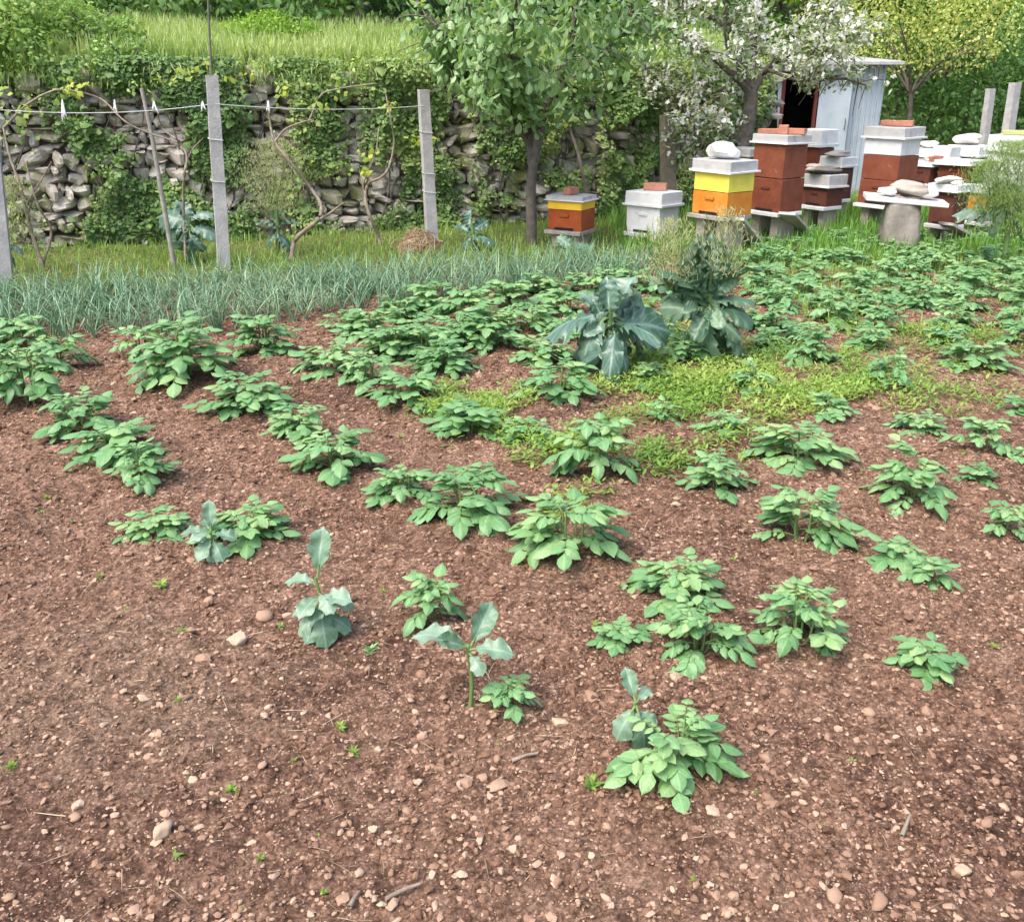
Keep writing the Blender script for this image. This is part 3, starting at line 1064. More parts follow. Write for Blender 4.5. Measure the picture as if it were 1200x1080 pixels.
def weed_geo(seed, nl, el, wk):
    r = random.Random(seed)
    g = Geo()
    Ms, Ls, rr = [], [], []
    for i in range(nl):
        a = i * 2.4 + r.uniform(-.4, .4); e = r.uniform(*el)
        x, y, z = frame((math.cos(a) * math.cos(e), math.sin(a) * math.cos(e), math.sin(e)), (0, 0, 1))
        L = r.uniform(.3, .85) * (1 if wk == 0 else .65)
        Ms.append(np.stack([x, y, z], 1) * L); Ls.append((r.uniform(-.1, .1), r.uniform(-.1, .1), r.uniform(0, .25))); rr.append(r.random())
    g.bake(WL[wk], Ms, Ls, rr)
    return g


weed_meshes = []
for s, (nl, el, wk, mt) in enumerate(((26, (.5, 1.4), 0, 'weed'), (22, (.1, 1.0), 1, 'weed'), (30, (.2, 1.2), 1, 'fresh'), (36, (.2, 1.2), 0, 'weed'), (40, (0.1, 1.2), 1, 'potato'))):
    ob = weed_geo(s, nl, el, wk).build('weed_tuft', M[mt])
    weed_meshes.append(ob.data); bpy.data.objects.remove(ob)


def weed(px, py, wpx, k, label, group='small weeds sprouting in the bare soil'):
    p = G(px, py)
    s = wpx / ppm(p) * .62
    ob = bpy.data.objects.new('weed_tuft', weed_meshes[k])
    col.objects.link(ob)
    ob.location = (p.x, p.y, gz(p.x, p.y) - .004)
    ob.rotation_euler = (0, 0, R.uniform(0, 6.28))
    ob.scale = (s, s, s)
    tag(ob, label, 'weed', group)


weed(272, 926, 30, 2, 'bright green weed tuft, largest in the lower left soil')
weed(400, 856, 28, 2, 'green weed with a few leaves, upper of two near each other')
weed(414, 880, 24, 3, 'low yellow-green weed just below the green one with a few leaves')
weed(694, 930, 40, 0, 'yellow-green narrow leafed tuft left of the nearest potato plant')
weed(436, 766, 34, 4, 'small dark bushy weed left of the lanky kale seedling')
weed(190, 688, 34, 1, 'yellowish weed below the flat lone potato plant')
weed(697, 740, 26, 1, 'small yellow-green weed left of the rounded pale potato plant')
weed(15, 900, 24, 0, 'olive weed at the left edge of the lower soil')
weed(345, 890, 18, 1, 'small yellowish weed by the brightest white stone')
weed(380, 1045, 20, 2, 'green weed at the bottom left of centre')
weed(118, 676, 18, 2, 'tiny green weed on the left soil')
weed(330, 738, 22, 1, 'tiny yellow weed beside the whitish angular stone')
weed(1000, 892, 20, 1, 'yellow-green sprout in the right soil')
weed(640, 605, 34, 0, 'yellow narrow weed behind the central potato plant')
weed(812, 1040, 20, 2, 'small green weed near the bottom edge right of centre')
for px, py in ((150, 716), (215, 742), (210, 825), (305, 1003), (208, 1006), (283, 1062), (585, 874), (57, 590), (50, 606), (372, 975), (960, 975), (1058, 965), (885, 940), (450, 690), (355, 590), (470, 520), (475, 700), (1165, 760), (920, 600), (990, 620), (150, 655), (85, 610), (1130, 545), (1010, 555), (860, 660)):
    weed(px, py, R.uniform(11, 20), R.randrange(4), 'tiny yellow-green sprout in the bare soil', 'tiny sprouts in the bare soil')

# ------------------------------------------------------------------ weeds patch (nobody could count it)
def blob_px(lst, n):
    """points on the soil inside soft blobs given in photo pixels (x, y, rx, ry, weight)"""
    out = []
    tot = sum(b[4] for b in lst)
    for (x, y, rx, ry, w) in lst:
        k = int(n * w / tot)
        a = rs.rand(k) * 2 * PI; q = np.sqrt(rs.rand(k)) * (1 + .25 * np.sin(a * 5 + x))
        for i in range(k):
            p = G(x + rx * q[i] * math.cos(a[i]), y + ry * q[i] * math.sin(a[i]))
            out.append((p.x, p.y))
    return np.array(out)


pts = blob_px([(565, 492, 72, 30, 3.2), (640, 525, 100, 22, 1.8), (760, 510, 80, 34, 1.8), (900, 470, 105, 28, 2.2), (820, 450, 90, 30, 1.6), (770, 545, 55, 22, .8), (960, 440, 80, 26, 1.0),
               (860, 425, 60, 26, 1.0), (730, 450, 60, 20, .8), (1000, 400, 90, 40, .9), (1100, 410, 100, 34, .7), (1060, 370, 130, 40, .9), (1000, 450, 80, 22, .5), (1120, 470, 80, 24, .35), (780, 440, 70, 30, 1.4), (760, 390, 60, 40, 1.2), (950, 340, 120, 40, .8), (1080, 320, 120, 40, .8), (700, 600, 60, 20, .15), (880, 530, 60, 24, .25)], 9000)
m = fbm(pts[:, 0] / .22, pts[:, 1] / .22, 8, 3) + .5 * fbm(pts[:, 0] / .8, pts[:, 1] / .8, 88, 2) > rs.uniform(-.4, .42, len(pts))
pts = pts[m]
n = len(pts)
g = Geo()
for k in range(2):
    for rep in range(4):
        a = rs.rand(n) * 2 * PI; e = rs.uniform(.15, 1.2, n)
        D = np.stack([np.cos(a) * np.cos(e), np.sin(a) * np.cos(e), np.sin(e)], -1)
        Mx = frames(D, np.tile([0, 0, 1.], (n, 1))) * rs.uniform(.018, .045, n)[:, None, None]
        L = np.stack([pts[:, 0] + rs.normal(0, .03, n), pts[:, 1] + rs.normal(0, .03, n), gh(pts[:, 0], pts[:, 1]) + rs.uniform(0, .07, n)], -1)
        tone = np.clip(.5 + .7 * fbm(pts[:, 0] / .5, pts[:, 1] / .5, 31, 2) + rs.normal(0, .18, n), 0, 1)
        g.bake(WL[k], Mx, L, tone)
o = g.build('weeds', M['weed'])
tag(o, 'yellow-green weeds covering the soil among the potatoes', None, None, 'stuff')

# ------------------------------------------------------------------ grass
BL = [blade(3, w, b) for w, b in ((.05, .25), (.07, .45), (.045, .1), (.06, .65))]


def grass(name, mat, X, Y, Z, hmin, hmax, label, lean=.35, width=1.0, tone=None):
    g = Geo()
    n = len(X)
    a = rs.rand(n) * 2 * PI; e = PI / 2 - np.abs(rs.normal(0, lean, n))
    D = np.stack([np.cos(a) * np.cos(e), np.sin(a) * np.cos(e), np.sin(e)], -1)
    UP = np.stack([np.cos(a), np.sin(a), np.full(n, .3)], -1) * -1
    Mx = frames(D, -UP) * rs.uniform(hmin, hmax, n)[:, None, None]
    Mx[:, :, 1] *= width
    kind = rs.randint(0, 4, n)
    t = rs.rand(n) if tone is None else np.clip(tone + rs.normal(0, .2, n), 0, 1)
    for k in range(4):
        m = kind == k
        g.bake(BL[k], Mx[m], np.stack([X[m], Y[m], Z[m]], -1), t[m])
    o = g.build(name, mat)
    tag(o, label, None, None, 'stuff')
    return o


# strip along the wall and lawn below the hives
n = 100000
X = rs.uniform(-8, 9.5, n); Y = rs.uniform(6.8, 19, n)
wy = wally(X)
onionback = 8.85 + .25 * (X + 4) * 1.0          # back edge of the onion bed
ok = np.where(X < 3.6, Y < wy - .05, Y < 18.5)
edge = np.where(X < 1.6, np.interp(X, [-7, -3.6, 0, 1.6], [7.15, 7.8, 8.8, 9.4]), np.interp(X, [1.6, 2.4, 4, 7, 9], [10.0, 9.3, 9.2, 9.6, 9.4]))
ok &= Y > edge + .15 * fbm(X / .4, Y / .4, 14, 2)
ok &= rs.rand(n) < np.clip(.85 + .8 * fbm(X / .6, Y / .6, 4, 3), .30, 1)
X, Y = X[ok], Y[ok]
tone = .5 + .5 * fbm(X / .7, Y / .7, 6, 2) - .14 * (X > 2)
grass('grass', M['grass'], X, Y, gh(X, Y), .04, .13, 'short grass along the wall and below the beehives', .45, 1.5, tone)
n = 26000
X = rs.uniform(1.2, 8.5, n); Y = rs.uniform(8.9, 13.5, n)
ok = (Y > np.interp(X, [1.2, 2.4, 4, 7, 9], [9.9, 9.25, 9.15, 9.5, 9.4])) & (Y < wally(np.minimum(X, 3.6)) + np.where(X > 3.6, 3, -.1)) & (rs.rand(n) < .6 + .9 * fbm(X / .5, Y / .5, 44, 3))
for (ax, ay, aY), (bx, by) in (((862, 256, 9.65), (889, 292)), ((922, 250, 10.2), (947, 280)), ((1108, 262, 10.1), (1150, 286))):
    a_, b_ = P(ax, ay, aY), G(bx, by)
    dx_, dy_ = b_.x - a_.x, b_.y - a_.y
    t_ = np.clip(((X - a_.x) * dx_ + (Y - a_.y) * dy_) / (dx_ * dx_ + dy_ * dy_), -.1, 1.35)
    ok &= np.hypot(X - a_.x - t_ * dx_, Y - a_.y - t_ * dy_) > .17
X, Y = X[ok], Y[ok]
grass('grass', M['lush'], X, Y, gh(X, Y), .10, .26, 'lush grass around the feet of the beehives', .35, 1.1)
# thin grass among the far potatoes and on the path
n = 9000
X = rs.uniform(2.0, 6.5, n); Y = rs.uniform(6.4, 9.6, n)
ok = rs.rand(n) < np.clip(.35 + 1.0 * fbm(X / .5, Y / .5, 24, 3) + (Y - 7.6) * .25, 0, 1)
X, Y = X[ok], Y[ok]
grass('grass', M['grass'], X, Y, gh(X, Y), .04, .14, 'thin grass growing among the far potatoes', .5, 1.3)

# ------------------------------------------------------------------ onions
QL = [quill(6, .018, b, k) for b, k in ((.1, 0), (.3, 0), (.2, .5), (.45, 0), (.15, .9), (.6, .3))]
g = Geo()
rows = []
P0, P1 = G(-60, 408), G(420, 372)
base_dir = unit(np.array([1.0, .33, 0]))
pts = []
for i in range(18):
    for j in range(128):
        s = j * .085 + R.uniform(-.03, .03)
        t = i * .185 + R.uniform(-.025, .025)
        x = -6.4 + base_dir[0] * s - base_dir[1] * t
        y = 5.3 + base_dir[1] * s + base_dir[0] * t
        pts.append((x, y))
pts = np.array(pts)
X, Y = pts.T
front_edge = np.interp(X, [-6, -3.6, -2.2, -1.2, -.3, .5, 1.3, 1.9], [5.95, 6.25, 6.6, 7.1, 7.55, 8.0, 8.45, 9.2])
back_edge = np.interp(X, [-7, -3.6, 0, 1.4], [7.1, 7.75, 8.75, 9.3])
ok = (Y > front_edge) & (Y < back_edge) & (X < 1.35) & (rs.rand(len(X)) < .93)
pts = pts[ok]
n = len(pts)
for b in range(8):
    m = rs.rand(n) < (.97 if b < 5 else .6)
    q = pts[m]; k = len(q)
    a = rs.rand(k) * 2 * PI; e = np.clip(rs.normal(1.28, .17, k), .6, 1.56)
    D = np.stack([np.cos(a) * np.cos(e), np.sin(a) * np.cos(e), np.sin(e)], -1)
    L = rs.uniform(.22, .40, k) * (1 + .2 * vnoise(q[:, 0] * 1.5, q[:, 1] * 1.5, 9))
    Mx = frames(D, np.stack([-np.cos(a), -np.sin(a), np.full(k, 1.)], -1)) * L[:, None, None]
    kind = rs.randint(0, 6, k)
    Lc = np.stack([q[:, 0] + rs.normal(0, .008, k), q[:, 1] + rs.normal(0, .008, k), gh(q[:, 0], q[:, 1]) - .005], -1)
    tn = np.clip(.45 + .3 * vnoise(q[:, 0] * 2, q[:, 1] * 2, 19) + rs.normal(0, .2, k), 0, 1)
    for t in range(6):
        mm = kind == t
        g.bake(QL[t], Mx[mm], Lc[mm], tn[mm])
o = g.build('onion_foliage', M['onion'])
tag(o, 'thick bed of blue-green onion leaves', None, None, 'stuff')

# ------------------------------------------------------------------ stone wall
def wallpt(s):
    """point and outward normal at arc position s along the wall"""
    acc = 0
    for (x0, y0), (x1, y1) in zip(WALLP[:-1], WALLP[1:]):
        l = math.hypot(x1 - x0, y1 - y0)
        if s <= acc + l or (x1, y1) == WALLP[-1]:
            f = (s - acc) / l
            tx, ty = (x1 - x0) / l, (y1 - y0) / l
            return np.array([x0 + (x1 - x0) * f, y0 + (y1 - y0) * f, 0]), np.array([tx, ty, 0]), np.array([ty, -tx, 0])
        acc += l


WL_LEN = sum(math.hypot(b[0] - a[0], b[1] - a[1]) for a, b in zip(WALLP[:-1], WALLP[1:]))
WH = 1.82


def cube_t(n=4):
    V, Fc = [], []
    ids = {}

    def vid(p):
        k = tuple(np.round(p, 4))
        if k not in ids:
            ids[k] = len(V); V.append(p)
        return ids[k]
    for ax in range(3):
        for s in (-1, 1):
            for i in range(n):
                for j in range(n):
                    q = []
                    for di, dj in ((0, 0), (1, 0), (1, 1), (0, 1)):
                        p = [0, 0, 0]
                        p[ax] = s; p[(ax + 1) % 3] = -1 + 2 * (i + di) / n; p[(ax + 2) % 3] = -1 + 2 * (j + dj) / n
                        q.append(vid(p))
                    Fc.append(q[::s])
    return np.array(V, float), np.array(Fc), np.zeros((len(V), 2))


CUBE = cube_t(4)


def rubble(seed):
    r = np.random.RandomState(seed)
    V = CUBE[0].copy()
    p = 4.0 + r.rand() * 4
    L = (np.abs(V) ** p).sum(1, keepdims=True) ** (1 / p)
    V = V / L
    for i in range(4):
        w = r.normal(size=3) * 1.8
        V = V * (1 + .12 * np.sin(V @ w + r.uniform(0, 6)))[:, None]
    for i in range(8):
        nn = unit(r.normal(size=3) * [1, .7, 1]); c = r.uniform(.62, 1.05)
        over = np.clip(V @ nn - c, 0, None)
        V = V - np.outer(over * .97, nn)
    return V, CUBE[1], CUBE[2]


RUB = [rubble(s) for s in range(14)]
wall = empty('stone_wall', (0, 0, 0))
tag(wall, 'old dry stone retaining wall of rough grey rubble overgrown with ivy', 'wall')
g = Geo()
by = {k: [[], [], []] for k in range(14)}
z = -.05
ci = 0
while z < WH - .12:
    hh = R.uniform(.06, .14)
    s = R.uniform(-.2, 0)
    while s < WL_LEN:
        w = min(.5, max(.07, R.gauss(.15, .07)))
        if R.random() < .05: w += .15
        h = hh * R.uniform(.8, 1.25)
        p, t, nn = wallpt(min(max(s + w / 2, 0.01), WL_LEN - .01))
        pos = p + np.array([0, 0, z + hh / 2 + R.uniform(-.025, .025)]) - nn * (.10 + R.uniform(-.05, .04) + .05 * z)
        rot = R.gauss(0, .22)
        x = t * math.cos(rot) + np.array([0, 0, math.sin(rot)])
        zz = np.cross(x, -nn) * 1.0
        if zz[2] < 0: zz = -zz
        Mx = np.stack([x * w * .60, -nn * .16, zz * h * .64], 1)
        k = R.randrange(14)
        by[k][0].append(Mx); by[k][1].append(pos); by[k][2].append(min(1, max(0, R.gauss(.48, .26))))
        s += w
    z += hh
for k, v in by.items():
    g.bake(RUB[k], v[0], v[1], v[2])
g.build('masonry', M['stone'], wall, smooth=False)
g = Geo()
top, bot = [], []
for i in range(60):
    p, t, nn = wallpt(min(WL_LEN - .01, max(.01, WL_LEN * i / 59)))
    a = p - nn * .10
    b = p - nn * .75
    bot.append((a, b))
V, Fq = [], []
for a, b in bot:
    V += [a + [0, 0, -.3], a + [0, 0, WH - .05] + (b - a) * .1, b + [0, 0, WH - .05]]
for i in range(59):
    for k in range(2):
        Fq.append([i * 3 + k, (i + 1) * 3 + k, (i + 1) * 3 + k + 1, i * 3 + k + 1])
g.add(V, Fq)
g.build('core', M['mortar'], wall)

# ------------------------------------------------------------------ hillside above the wall
def hillz(x, d):
    """height at distance d behind the wall front"""
    return np.where(x < 3.7, WH - .06 + .10 * np.clip(d - .5, 0, 5) + .38 * np.clip(d - 6, 0, 60), 0.0)


g = Geo()
hx = np.concatenate([np.arange(-40, -12, 4), np.arange(-12, 3.55, .35), [3.62]])
hd = np.concatenate([[.12, .4, .8], np.arange(1.2, 8, .5), np.arange(8, 45, 3)])
HX, HD = np.meshgrid(hx, hd)
HY = wally(HX) + HD + np.clip(-12 - HX, 0, 99) * -.3
HZ = hillz(HX, HD) + .12 * fbm(HX / 1.3, HY / 1.3, 60, 3) * np.clip(HD / 1.5, 0, 1)
HZ[:, -1] -= .0
idx = np.arange(HX.size).reshape(HX.shape)
Fq = np.stack([idx[:-1, :-1], idx[:-1, 1:], idx[1:, 1:], idx[1:, :-1]], -1).reshape(-1, 4)
g.add(np.stack([HX, HY, HZ], -1).reshape(-1, 3), Fq)
# end bank facing right
e = idx[:, -1]
VE = []
for k in range(len(hd)):
    VE += [[3.62, HY[k, -1], HZ[k, -1]], [3.80, HY[k, -1], -.2]]
g.add(VE, [[2 * k, 2 * k + 1, 2 * k + 3, 2 * k + 2] for k in range(len(hd) - 1)])
# slope behind the shed and hedge
hx2 = np.arange(4.2, 60, 2.0); hy2 = np.concatenate([np.arange(19.5, 30, 1.0), np.arange(30, 66, 4)])
A, B = np.meshgrid(hx2, hy2)
CZ = -.1 + .42 * np.clip(B - 20, 0, 60) + .4 * fbm(A / 3, B / 3, 70, 3)
idx = np.arange(A.size).reshape(A.shape)
Fq = np.stack([idx[:-1, :-1], idx[:-1, 1:], idx[1:, 1:], idx[1:, :-1]], -1).reshape(-1, 4)
g.add(np.stack([A, B, CZ], -1).reshape(-1, 3), Fq)
o = g.build('hillside', M['hill'])
tag(o, 'green terrace and wooded slope above the wall', None, None, 'structure')

# tall grass on the terrace
n = 60000
X = rs.uniform(-9.5, 3.6, n); d = .1 + 5.6 * rs.rand(n) ** 1.3
Y = wally(X) + d
Z = hillz(X, d) + .12 * fbm(X / 1.3, Y / 1.3, 60, 3) * np.clip(d / 1.5, 0, 1) - .02
tone = .55 + .5 * fbm(X / .9, Y / .9, 16, 3)
grass('grass', M['bank_grass'], X, Y, Z, .16, .42, 'tall bright green grass on the terrace above the wall', .32, 1.25, tone)
# grass hanging over the wall top
n = 11000
s = rs.rand(n) * WL_LEN
pn = [wallpt(min(WL_LEN - .01, max(.01, q))) for q in s]
Pp = np.array([p[0] for p in pn]); Nn = np.array([p[2] for p in pn])
Pp = Pp + Nn * rs.uniform(-.35, .07, n)[:, None] + np.array([0, 0, 1]) * (WH - rs.uniform(-.06, .12, n))[:, None]
D = Nn * rs.uniform(.3, 1, n)[:, None] + np.array([0, 0, 1]) * rs.uniform(-.6, .9, n)[:, None] + rs.normal(0, .4, (n, 3))
g = Geo()
Mx = frames(D, np.tile([0, 0, 1.], (n, 1))) * rs.uniform(.08, .22, n)[:, None, None]
Mx[:, :, 1] *= 1.2
tn = np.clip(.45 + .5 * vnoise(s * 1.2, s * 0, 3) + rs.normal(0, .2, n), 0, 1)
g.bake(BL[3], Mx, Pp, tn)
o = g.build('overhanging_grass', M['bank_grass'])
tag(o, 'grass hanging over the top edge of the stone wall', None, None, 'stuff')

def herbage():
    g = Geo()
    lob = []
    for i in range(95):
        sx = R.uniform(.3, WL_LEN - .3)
        p, t, nn = wallpt(sx)
        d = R.uniform(-.12, .7) if i % 3 else R.uniform(.5, 3.0)
        q = p - nn * d
        zz = WH - .06 + max(0, d - .5) * .10 + R.uniform(-.16, .12) * (1 if d < .3 else .4)
        lob.append((q[0], q[1], zz, R.uniform(.18, .45), R.uniform(.16, .3), R.uniform(.12, .26)))
    cloud(g, lob, 17000, .03, .07, 777, .55, .45)
    o = g.build('herbage_foliage', M['bush'])
    tag(o, 'light green herbs spilling over the top of the stone wall', None, None, 'stuff')


# ------------------------------------------------------------------ ivy on the wall
IV = [leaf(2, 1, .85, d, f, 'ovate') for d, f in ((.15, .15), (.3, .05), (.05, .3))]


def ivy(s0, s1, n, cover, seed, label, zmax=WH + .1, thick=.22, tonebias=0.0):
    S = rs.uniform(s0, s1, n * 3); Zv = rs.uniform(.0, zmax, n * 3)
    m = fbm(S / .55, Zv / .5, seed, 3) + .55 * np.clip(Zv / WH - .55, 0, 1) * 2 * .6 + cover + rs.normal(0, .09, n * 3) > .1
    edge_ = np.minimum(S - s0, s1 - S) > .3 * rs.rand(n * 3)
    S, Zv = S[m & edge_][:n], Zv[m & edge_][:n]
    k = len(S)
    pn = [wallpt(min(WL_LEN - .01, max(.01, q))) for q in S]
    Pp = np.array([p[0] for p in pn]); Nn = np.array([p[2] for p in pn])
    bulge = np.clip(.03 + thick * (.5 + .9 * fbm(S / .35, Zv / .35, seed + 3, 2)), .02, .6)
    Pp = Pp + Nn * (bulge * rs.uniform(.5, 1, k) ** .5)[:, None]
    Pp[:, 2] = Zv
    D = np.stack([rs.normal(0, .6, k), rs.normal(0, .6, k), -np.abs(rs.normal(.5, .5, k))], -1) + Nn * .5
    UP = Nn + np.array([0, 0, .7]) + rs.normal(0, .45, (k, 3))
    Mx = frames(D, UP) * np.exp(rs.normal(-3.12, .36, k))[:, None, None]
    tn = np.clip(.42 + tonebias + .55 * fbm(S / .6, Zv / .5, seed + 8, 2) + .22 * np.clip(Zv / WH - .6, 0, 1) * 2 + rs.normal(0, .2, k), 0, 1)
    root = empty('ivy', tuple(Pp.mean(0) * [1, 1, 0]))
    off = np.array(root.location)
    g = Geo()
    kind = rs.randint(0, 3, k)
    for t in range(3):
        mm = kind == t
        g.bake(IV[t], Mx[mm], Pp[mm] - off, tn[mm])
    g.build('foliage', M['ivy'], root)
    st = Geo()
    for j in range(7):
        sj = R.uniform(s0 + .2, s1 - .2)
        p, t, nn = wallpt(min(WL_LEN - .01, max(.01, sj)))
        path = [p + nn * .05 - off]
        for q in range(7):
            path.append(path[-1] + np.array([0, 0, WH / 8]) + t * R.uniform(-.12, .12))
        tube(st, spline(path, 16), np.linspace(.014, .004, 16), 5)
    st.build('stem', M['bark'], root)
    tag(root, label, 'ivy', 'climbers growing on the stone wall')


def s_of_px(px):
    """arc position where the wall is met at photo column px (near wall foot)"""
    best = None
    for i in range(2000):
        s = WL_LEN * i / 2000
        p, t, nn = wallpt(s + 1e-4)
        u = 600 + F * p[0] / (p[1] * cp + (H - .9) * sp)
        if best is None or abs(u - px) < best[0]:
            best = (abs(u - px), s)
    return best[1]


sp_ = {q: s_of_px(q) for q in (-80, 55, 160, 300, 415, 545, 690, 800, 930)}
ivy(.5, sp_[55], 1600, -.22, 101, 'sparse creeper over brownish stones at the left end of the wall')
ivy(sp_[55], sp_[300], 9500, .08, 102, 'thick green ivy mass behind the leaning wooden stake', tonebias=-.10)
ivy(sp_[300], sp_[415], 2600, -.04, 103, 'thin ivy around big pale stones between the two concrete posts')
ivy(sp_[415], sp_[545], 4800, .06, 104, 'patchy yellow-green ivy behind the second concrete post', tonebias=.02)
ivy(sp_[545], sp_[690], 4600, .04, 105, 'patchy ivy on the stones behind the cherry tree trunk')
ivy(sp_[690], WL_LEN - .12, 13000, .36, 106, 'dense ivy curtain hiding the wall behind the white beehive', thick=.34)

# ------------------------------------------------------------------ leaf clouds: bushes, hedge, woodland
CL = [leaf(2, 1, .6, .25, .12, 'ovate'), leaf(2, 1, .45, .1, .2, 'lance'), leaf(2, 1, .75, .35, .05, 'round')]


def cloud(g, lobes, n, lmin, lmax, seed, tone=.5, hollow=.55, droop=.3, kinds=(0, 1, 2), gap=.0):
    """leaves through the outer part of many uneven lobes (cx, cy, cz, rx, ry, rz)"""
    r = np.random.RandomState(seed)
    lob = np.array(lobes, float)
    vol = (lob[:, 3] * lob[:, 4] * lob[:, 5]) ** .7
    pick = r.choice(len(lob), n, p=vol / vol.sum())
    L = lob[pick]
    D = r.normal(size=(n, 3)); D /= np.linalg.norm(D, axis=1, keepdims=True)
    rad = (hollow + (1.05 - hollow) * r.rand(n) ** .6)
    # clumps: push leaves in and out along their direction
    bump = np.sin(D[:, 0] * 5 + pick) * np.sin(D[:, 1] * 5 + 2 * pick) * np.sin(D[:, 2] * 6 + 3 * pick)
    rad = rad * (1 + .22 * bump)
    Pq = L[:, :3] + D * L[:, 3:] * rad[:, None]
    if gap:
        kp = fbm(Pq[:, 0] / gap + Pq[:, 1] / gap * .7, Pq[:, 2] / gap - Pq[:, 1] / gap * .4, seed, 2) > -.18
        Pq, D, pick = Pq[kp], D[kp], pick[kp]; n = len(Pq)
    A = r.normal(size=(n, 3)) * .8 + D * .6 + np.array([0, 0, -droop])
    UP = D * .6 + np.array([0, 0, .8]) + r.normal(0, .5, (n, 3))
    Mx = frames(A, UP) * r.uniform(lmin, lmax, n)[:, None, None]
    tn = np.clip(tone + .16 * np.sin(pick * 12.9) + r.normal(0, .2, n), 0, 1)
    kd = r.choice(kinds, n)
    for k in set(kinds):
        m = kd == k
        g.bake(CL[k], Mx[m], Pq[m], tn[m])


def lobes_in(cx, cy, cz, rx, ry, rz, n, seed, f=.45):
    r = random.Random(seed)
    out = []
    for i in range(n):
        while True:
            a, b, c = r.uniform(-1, 1), r.uniform(-1, 1), r.uniform(-1, 1)
            if a * a + b * b + c * c < 1: break
        k = f * r.uniform(.65, 1.25)
        out.append((cx + a * rx * .75, cy + b * ry * .75, cz + c * rz * .75, rx * k, ry * k, rz * k))
    return out


def limb_tree(st, base, top, r0, seed, n=6, spread=1.0, up=.6):
    """trunk from base to top with limbs reaching out above it; returns limb tips"""
    r = random.Random(seed)
    b, t = np.array(base, float), np.array(top, float)
    m = (b + t) / 2 + np.array([r.uniform(-.06, .06), r.uniform(-.06, .06), 0])
    tube(st, spline([b, m, t], 12), np.linspace(r0 * 1.15, r0 * .75, 12), 9)
    tips = []
    for i in range(n):
        a = 2 * PI * i / n + r.uniform(-.4, .4)
        L = spread * r.uniform(.75, 1.15)
        d = np.array([math.cos(a), math.sin(a), up + r.uniform(-.2, .5)])
        p1 = t + d * L * .4 + np.array([0, 0, .12 * L])
        p2 = t + d * L * 1.0
        tube(st, spline([t - [0, 0, .05], p1, p2], 10), np.linspace(r0 * .55, r0 * .14, 10), 6)
        tips.append(p2)
        for j in range(3):
            q = t + (p2 - t) * r.uniform(.4, .85)
            e = q + np.array([r.uniform(-1, 1), r.uniform(-1, 1), r.uniform(-.1, .9)]) * L * .45
            tube(st, spline([q, (q + e) / 2 + [0, 0, .04], e], 7), np.linspace(r0 * .2, r0 * .06, 7), 5)
            tips.append(e)
    return tips


def bush(name, px, Y, z0, w, h, mat, nleaf, lsz, label, cat, group=None, seed=1, tone=.5, dep=None, stems=4):
    c = P(px, 100, Y)
    root = empty(name, (c.x, Y, z0))
    g = Geo()
    cloud(g, lobes_in(0, 0, h * .55, w / 2, (dep or w * .8) / 2, h * .5, 16, seed), nleaf, lsz * .7, lsz * 1.3, seed, tone)
    g.build('foliage', mat, root)
    st = Geo()
    r = random.Random(seed)
    for i in range(stems):
        tube(st, spline([(r.uniform(-.1, .1), r.uniform(-.1, .1), -.1), (r.uniform(-.2, .2) * w, r.uniform(-.2, .2) * w, h * .4), (r.uniform(-.35, .35) * w, r.uniform(-.3, .3) * w, h * .85)], 8), np.linspace(.022, .006, 8), 5)
    st.build('stem', M['bark'], root)
    tag(root, label, cat, group)


herbage()
TB = 'shrubs on the terrace above the wall'
bush('shrub', 30, 10.9, 1.72, 1.9, .95, M['bush'], 7000, .055, 'bright green shrub at the left end of the terrace', 'shrub', TB, 201, .55)
bush('shrub', 118, 11.2, 1.75, 1.1, .75, M['bush'], 4200, .052, 'rounded light green shrub right of the bright one on the terrace', 'shrub', TB, 202, .66)
bush('shrub', 152, 10.8, 1.50, .85, .62, M['hedge'], 3000, .052, 'dark green shrub spilling over the wall top', 'shrub', TB, 203, .62)
bush('shrub', -60, 10.4, 1.7, 1.6, 1.0, M['bush'], 3500, .058, 'leafy shrub at the far left edge of the terrace', 'shrub', TB, 204, .45)
bush('shrub', 330, 12.9, 1.85, 1.2, .62, M['fresh'], 3000, .052, 'low yellow-green shrub in the terrace grass behind the rod', 'shrub', TB, 205, .55)


def tree(name, px, Y, z0, th, r0, cz, rx, rz, mat, nleaf, lsz, label, group, seed, tone=.5, nl=26, ry=None, bark='bark', hollow=.5, gap=0.0):
    c = P(px, 100, Y)
    root = empty(name, (c.x, Y, z0))
    st = Geo()
    limb_tree(st, (0, 0, -.3), (R.uniform(-.1, .1), 0, th), r0, seed, 6, min(rx, rz) * .9)
    st.build('trunk', M[bark], root)
    g = Geo()
    cloud(g, lobes_in(0, 0, cz, rx, ry or rx, rz, nl, seed, .42), nleaf, lsz * .7, lsz * 1.3, seed, tone, hollow, gap=gap)
    g.build('crown', mat, root)
    tag(root, label, 'tree', group)
    return root


